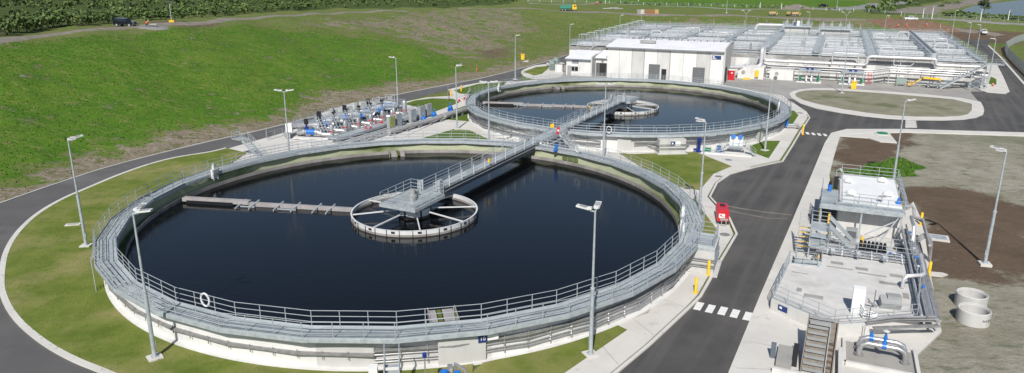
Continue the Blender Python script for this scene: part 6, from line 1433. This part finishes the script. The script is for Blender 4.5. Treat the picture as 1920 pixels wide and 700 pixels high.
# pavement joints: saw cuts in the slabs
def joints(name,lines,z=.1335,w=.035):
    b=MB()
    for (p,q) in lines:
        a=Vector((*G0(*p,z),z)); c=Vector((*G0(*q,z),z)); d=(c-a).normalized(); n_=Vector((-d.y,d.x,0))*w/2; b.add([a+n_,a-n_,c-n_,c+n_],[(3,2,1,0)])
    o=b.build(name,'gutter'); o['kind']='structure'
joints('pavement_joint',[((1405,640),(1500,660)),((1430,590),(1440,592)),((1452,520),(1470,524)),((1478,470),(1492,474)),((1500,405),(1545,412)),((1517,352),(1556,356)),((1532,310),(1560,313)),((1546,275),(1566,277)),((1380,690),(1500,695)),((1240,560),(1284,576)),((1190,600),(1225,628)),((1130,650),(1160,684)),((1300,505),(1330,512)),((1325,460),(1366,458)),((1345,425),(1370,420)),((1322,385),(1336,390)),((1720,520),(1748,522)),((1720,590),(1758,592)),((1705,655),(1722,664))])
# ============================================================ VEGETATION
vr=np.random.RandomState(11)
def leaves(m,c,rx,rz,n,s,mi=0,up=.55):
    # leaf sprays spread through an uneven crown volume
    k=3+int(vr.rand()*3); cs=[(vr.randn(3)*np.array([.42*rx,.42*rx,.28*rz])) for _ in range(k)]; rs=[.55+.35*vr.rand() for _ in range(k)]
    for i in range(n):
        j=vr.randint(k); d=vr.randn(3); d/=np.linalg.norm(d)+1e-6; r=vr.rand()**.4
        p=np.array(c)+cs[j]+d*np.array([rx,rx,rz])*rs[j]*r*.75
        if p[2]<c[2]-rz: p[2]=c[2]-rz*.9
        nrm=d*.8+vr.randn(3)*.5+np.array([0,0,up]); nrm/=np.linalg.norm(nrm)+1e-6
        a=np.cross(nrm,vr.randn(3)); a/=np.linalg.norm(a)+1e-6; b=np.cross(nrm,a); ss=s*(.6+.8*vr.rand()); 
        m.mi=mi
        m.add([p-a*ss-b*ss*.25,p+b*ss*.7-a*.1*ss,p+a*ss-b*ss*.2,p-b*ss*.75],[(0,1,2,3)])
LM=['leafA','leafB','leafD','bark']
def scrub_field(name,pix,dens,h0,h1,nf,s,probs=(.55,.3,.15),z=0,seed=0,cap=4000):
    poly=W(pix); xs=[p[0] for p in poly]; ys=[p[1] for p in poly]
    n=min(cap*2,int((max(xs)-min(xs))*(max(ys)-min(ys))*dens)); Q=np.stack([vr.uniform(min(xs),max(xs),n),vr.uniform(min(ys),max(ys),n)],1); Q=Q[inpoly(Q,poly)][:cap]
    H_=hgt(Q); m=MB()
    for (x,y),h in zip(Q,H_):
        hh=vr.uniform(h0,h1)*(.7+.3*sin(x*.07)*sin(y*.05)+.2); w=hh*vr.uniform(.45,.75); mi=vr.choice(3,p=probs); dist=math.hypot(x,y); f=1 if dist<230 else .6
        leaves(m,(x,y,h+hh*.5),w,hh*.52,int(nf*f),s*(1 if dist<230 else 1.45),mi)
    o=m.build(name,LM[:3]); o['kind']='stuff'; return o
scrub_field('scrubland',[(-250,50),(0,66),(100,54),(200,45),(300,36),(400,30),(480,23),(600,16),(760,12),(960,7),(985,2),(960,-14),(600,-24),(200,-28),(-250,-24)],.12,1.5,3.2,44,.36,(.42,.38,.2),cap=3600)
scrub_field('dark_woodland',[(-300,6),(0,5),(150,3),(300,1),(420,-4),(560,-10),(560,-26),(0,-30),(-400,-20)],.02,7,11,130,.8,(.25,.0,.75),cap=260)
scrub_field('bank_scrub',[(1622,28),(1640,12),(1668,2),(1760,-8),(1800,-8),(1740,2),(1700,12),(1692,26),(1700,32)],.06,2,4.5,50,.7,(.45,.4,.15),cap=240)
scrub_field('reservoir_edge_scrub',[(1768,26),(1800,25),(1850,30),(1935,36),(1935,42),(1850,36),(1770,32)],.12,1,1.9,26,.4,(.4,.5,.1),cap=140)
scrub_field('roadside_weeds',[(1120,5),(1300,8),(1600,19),(1600,21.5),(1300,10.5),(1120,7.5)],.05,.8,1.6,20,.4,(.3,.7,0),cap=160)
# separate shrubs along the front edge of the scrub
def shrub(name,p,h,w,lab,grp,nf=120,s=.28,mi=0,cat='shrub'):
    t=T(name,lab,cat,p,vr.rand()*6,grp); m=MB(); leaves(m,(0,0,h*.55),w,h*.5,nf,s,mi); m.build('foliage',LM[:3],t)
    m=MB(); 
    for k in range(3): a=k*2.1; m.cone((0,0,-.2),(cos(a)*w*.35,sin(a)*w*.35,h*.6),.07,.03,5)
    m.build('stem','bark',t); return t
SG='shrubs along the front edge of the scrub'
pr=[shrub('shrub',G(6,68),3.0,1.7,'dark green shrub at the front edge of the scrub beside the hill track',SG,150,.3,0),shrub('shrub',G(14,66),2.4,1.5,'dark green shrub at the front edge of the scrub beside the hill track',SG,130,.3,1)]
for i in range(44):
    px=22+i*13.2+vr.uniform(-3,3); 
    edge=np.interp(px,[0,100,200,300,400,480,600],[66,53,44,37,31,24,17])
    if 205<px<262: edge-=3
    s=vr.uniform(.8,1.25); dup(pr[i%2],G(px,edge+vr.uniform(-2,1)),vr.rand()*6,None,None,None,(s,s,s*vr.uniform(.8,1.2)))
for px,py,h,w,l in((1628,22,2.4,2.6,'low round dark bush left of the far scrubby bank'),(1722,13,2.2,4.5,'wide low bush beside the far gravel road below the reservoir'),(1786,9,2.6,5,'wide dark bush on the far bank near the reservoir'),(1763,13,1.8,2.4,'small bush on the grass below the reservoir bank')):
    shrub('bush',G(px,py),h,w,l,None,200,.4,0,'bush')
def tree(p,h,lab,mi=2):
    t=T('tree',lab,'tree',p); m=MB(); m.cone((0,0,-.3),(.1,0,h*.45),.22,.14,8); 
    for k in range(5): a=k*1.3; m.cone((.1,0,h*(.35+.04*k)),(cos(a)*h*.25,sin(a)*h*.25,h*.7),.09,.03,6)
    m.build('trunk','bark',t); m=MB(); leaves(m,(0,0,h*.72),h*.36,h*.26,420,.32,mi); leaves(m,(h*.12,0,h*.6),h*.28,h*.2,160,.3,0); m.build('crown',LM[:3],t); return t
tree(G(1843,31),7.5,'single dark round tree at the edge of the reservoir')
# ============================================================ FENCES AND MARKERS
def fence(name,lab,pix,h,sp,postr=.06,wires=(.3,.6,.95),mm='galv',cloth=None,cat='fence',pm='galv'):
    P=[G(*p) for p in pix]; t=T(name,lab,cat,P[0]); o=P[0]; loc=[]
    for a,c in zip(P,P[1:]):
        n=max(1,round((c-a).length/sp))
        for j in range(n): q=a.lerp(c,j/n); q.z=hz(q.x,q.y); loc.append(q-o)
    q=P[-1]-o; loc.append(q); m=MB()
    for f in wires: m.tube([p+Vector((0,0,h*f)) for p in loc],.03,4)
    m.build('wires',mm,t)
    pm_=MB().cone((0,0,-.1),(0,0,h),postr,postr,6); po=pm_.build('post',pm,t); po.location=loc[0]
    for p in loc[1:100]: c=po.copy(); col.objects.link(c); c.parent=t; c.location=p
    if cloth:
        m=MB(); k=len(loc); m.add([p+Vector((0,0,.05)) for p in loc]+[p+Vector((0,0,h)) for p in loc],[(i,i+1,k+i+1,k+i) for i in range(k-1)]); m.build('mesh_cloth',cloth,t)
    return t
fence('wire_fence','far wire fence with pale posts along the foot of the bright green field',[(990,4),(1100,6),(1250,10),(1400,14),(1500,17),(1600,22),(1690,28)],1.5,7,.09,pm='white')
fence('chain_link_fence','grey chain link fence in front of the reservoir with tall posts',[(1695,33),(1760,36),(1830,39),(1935,43)],2.0,5,.07)
def cloth():
    m=M['fencem'].copy(); m.name='shade_cloth'; b=m.node_tree.nodes['Principled BSDF']; b.inputs['Alpha'].default_value=.72; return m
M['cloth']=cloth()
fence('shade_cloth_fence','grey green shade cloth fence curving round bare soil at the right edge',[(1960,64),(1925,74),(1900,83),(1884,93),(1888,106),(1905,124),(1940,158)],2.4,3,.06,cloth='cloth')
for k,(px,py,h,l) in enumerate(((1425,15.5,3,'white marker post in front of the bright green field, left of two'),(1465,17,3.,'white marker post beside the distant earth mound'),(1135,7,4,'white pole on the far verge near the red barrel'),(1197,3,4,'white pole at the corner of the bright green field'),(1838,40,4.5,'pale gate pillar with a cap at the far right'),(1890,38,4,'slim pale pillar by the reservoir fence'),(1747,36,5,'tall pale post at the far road junction, left one'),(1730,34,4,'tall pale post at the far road junction, right one'))):
    t=T('marker_post',l,'post',G(px,py)); m=MB(); m.cone((0,0,0),(0,0,h),.16,.13,6); m.build('post','white',t)
    if k>=4: m=MB(); m.box((0,0,h),(1.0,.5,.35)); m.build('cap','mgrey',t)
# grass clumps and weeds on the bank
def tufts(name,pix,n,h0,h1,mis,zoff=0,flat=False):
    poly=W(pix); xs=[p[0] for p in poly]; ys=[p[1] for p in poly]; Q=np.stack([vr.uniform(min(xs),max(xs),n*3),vr.uniform(min(ys),max(ys),n*3)],1); Q=Q[inpoly(Q,poly)][:n]; H_=hgt(Q) if not flat else np.zeros(len(Q)); m=MB()
    for (x,y),h in zip(Q,H_):
        hh=vr.uniform(h0,h1); m.mi=int(vr.choice(len(mis)))
        for k in range(4):
            a=vr.rand()*PI; w=hh*vr.uniform(.5,.9); dx=cos(a)*w; dy=sin(a)*w; lx=vr.randn()*.2*hh; ly=vr.randn()*.2*hh
            m.add([(x-dx,y-dy,h-.05+zoff),(x+dx,y+dy,h-.05+zoff),(x+dx*.5+lx,y+dy*.5+ly,h+hh+zoff),(x-dx*.5+lx,y-dy*.5+ly,h+hh*.8+zoff)],[(0,1,2,3)])
    o=m.build(name,mis); o['kind']='stuff'
M['grA']=leaf('grass_bright',(.08,.17,.02),(.12,.19,.035)); M['grB']=leaf('grass_deep',(.055,.135,.018),(.07,.15,.025)); M['grC']=leaf('grass_straw',(.24,.21,.10),(.18,.17,.07))
tufts('hillside_grass',[(0,80),(300,57),(480,46),(700,60),(860,110),(860,145),(700,165),(560,205),(440,230),(200,275),(0,345)],20000,.05,.17,['grA','grB','grA','grA','grC'])
tufts('bank_weeds',[(480,36),(700,26),(980,14),(1050,40),(1060,98),(950,128),(860,140),(860,105),(700,55)],7000,.06,.2,['grA','grC','grB'])
tufts('roadside_grass',[(0,378),(0,345),(200,278),(440,236),(560,205),(700,168),(950,128),(1050,104),(950,133),(700,185),(480,245),(200,309)],4500,.05,.17,['grC','grA','grC'])
def lawn_tufts(n):
    m=MB(); poly=chaikin(W0(inner+[(800,760),(886,702),(905,684),(1002,662),(1157,613),(1176,622),(1060,702)]),1); Q=np.stack([vr.uniform(-45,8,n*3),vr.uniform(36,100,n*3)],1)
    Q=Q[inpoly(Q,poly)&(np.hypot(Q[:,0]-C1.x,Q[:,1]-C1.y)>26.5)&(Q[:,1]>38)]; Q=Q[np.hypot(Q[:,0]-C1.x,Q[:,1]-C1.y)<47][:n]
    for x,y in Q:
        hh=vr.uniform(.02,.05); a=vr.rand()*PI; w=hh*1.3; m.mi=int(vr.choice(3)); z=.10
        m.add([(x-cos(a)*w,y-sin(a)*w,z),(x+cos(a)*w,y+sin(a)*w,z),(x+cos(a)*w*.4,y+sin(a)*w*.4-.03,z+hh+.03),(x-cos(a)*w*.4,y-sin(a)*w*.4+.02,z+hh+.03)],[(0,1,2,3)])
    o=m.build('lawn_grass',['grA','grC','grA']); o['kind']='stuff'
lawn_tufts(7000)
tufts('lot_weeds',[(1628,318),(1645,305),(1680,296),(1700,300),(1722,312),(1708,330),(1660,336),(1600,326),(1562,322)],900,.08,.25,['grA','grB'])
tufts('plateau_grass',[(1060,90),(1060,40),(1250,30),(1640,45),(1640,60),(1500,42),(1300,40),(1215,46),(1100,70)],4500,.1,.3,['grA','grC','grB'])
t=T('red_barrel','small red barrel on the verge of the far track','barrel',G(1119,8)); m=MB(); m.lathe((0,0,0),[(.5,0),(.55,.5),(.5,1.4),(0,1.45)],12); m.build('drum','red',t); m=MB(); m.lathe((0,0,0),[(.56,.9),(.56,1.05)],12); m.build('band','white',t)
# stakes at the tank block back edge
for k,px in enumerate((1256,1338,1395,1762,1612)):
    p=G(px,50+ (8 if px>1500 else 0)); t=T('survey_stake','white survey stake behind the back edge of the tank block, %s from the left'%['first','second','third','fifth','fourth'][k],'stake',p); m=MB(); m.cone((0,0,0),(0,0,2.6),.09,.07,6); m.build('shaft','cream',t); m=MB(); m.box((0,0,2.5),(.2,.2,.3)); m.build('tip','orange',t)
# ============================================================ LIGHT
w=bpy.data.worlds.new('World'); S.world=w; w.use_nodes=True; nt=w.node_tree; bg=nt.nodes['Background']
sky=nt.nodes.new('ShaderNodeTexSky'); sky.sky_type='NISHITA'; sky.sun_disc=False; sky.sun_elevation=R(43); sky.sun_rotation=R(180+11); sky.air_density=1.; sky.dust_density=.6; sky.ozone_density=1.4
nt.links.new(sky.outputs[0],bg.inputs[0]); bg.inputs[1].default_value=.08
sl=bpy.data.lights.new('sun','SUN'); sl.energy=5.0; sl.angle=R(.55); sl.color=(1,.955,.89); so=bpy.data.objects.new('sun',sl); col.objects.link(so)
sd=Vector((-.19*cos(R(43)),-.98*cos(R(43)),sin(R(43)))); so.rotation_euler=sd.to_track_quat('Z','Y').to_euler(); so.location=(-30,-60,80)
S.view_settings.view_transform='Standard'; S.view_settings.look='None'; S.view_settings.exposure=.13; S.view_settings.gamma=1
S.render.resolution_x=1024; S.render.resolution_y=373; S.render.engine='CYCLES'
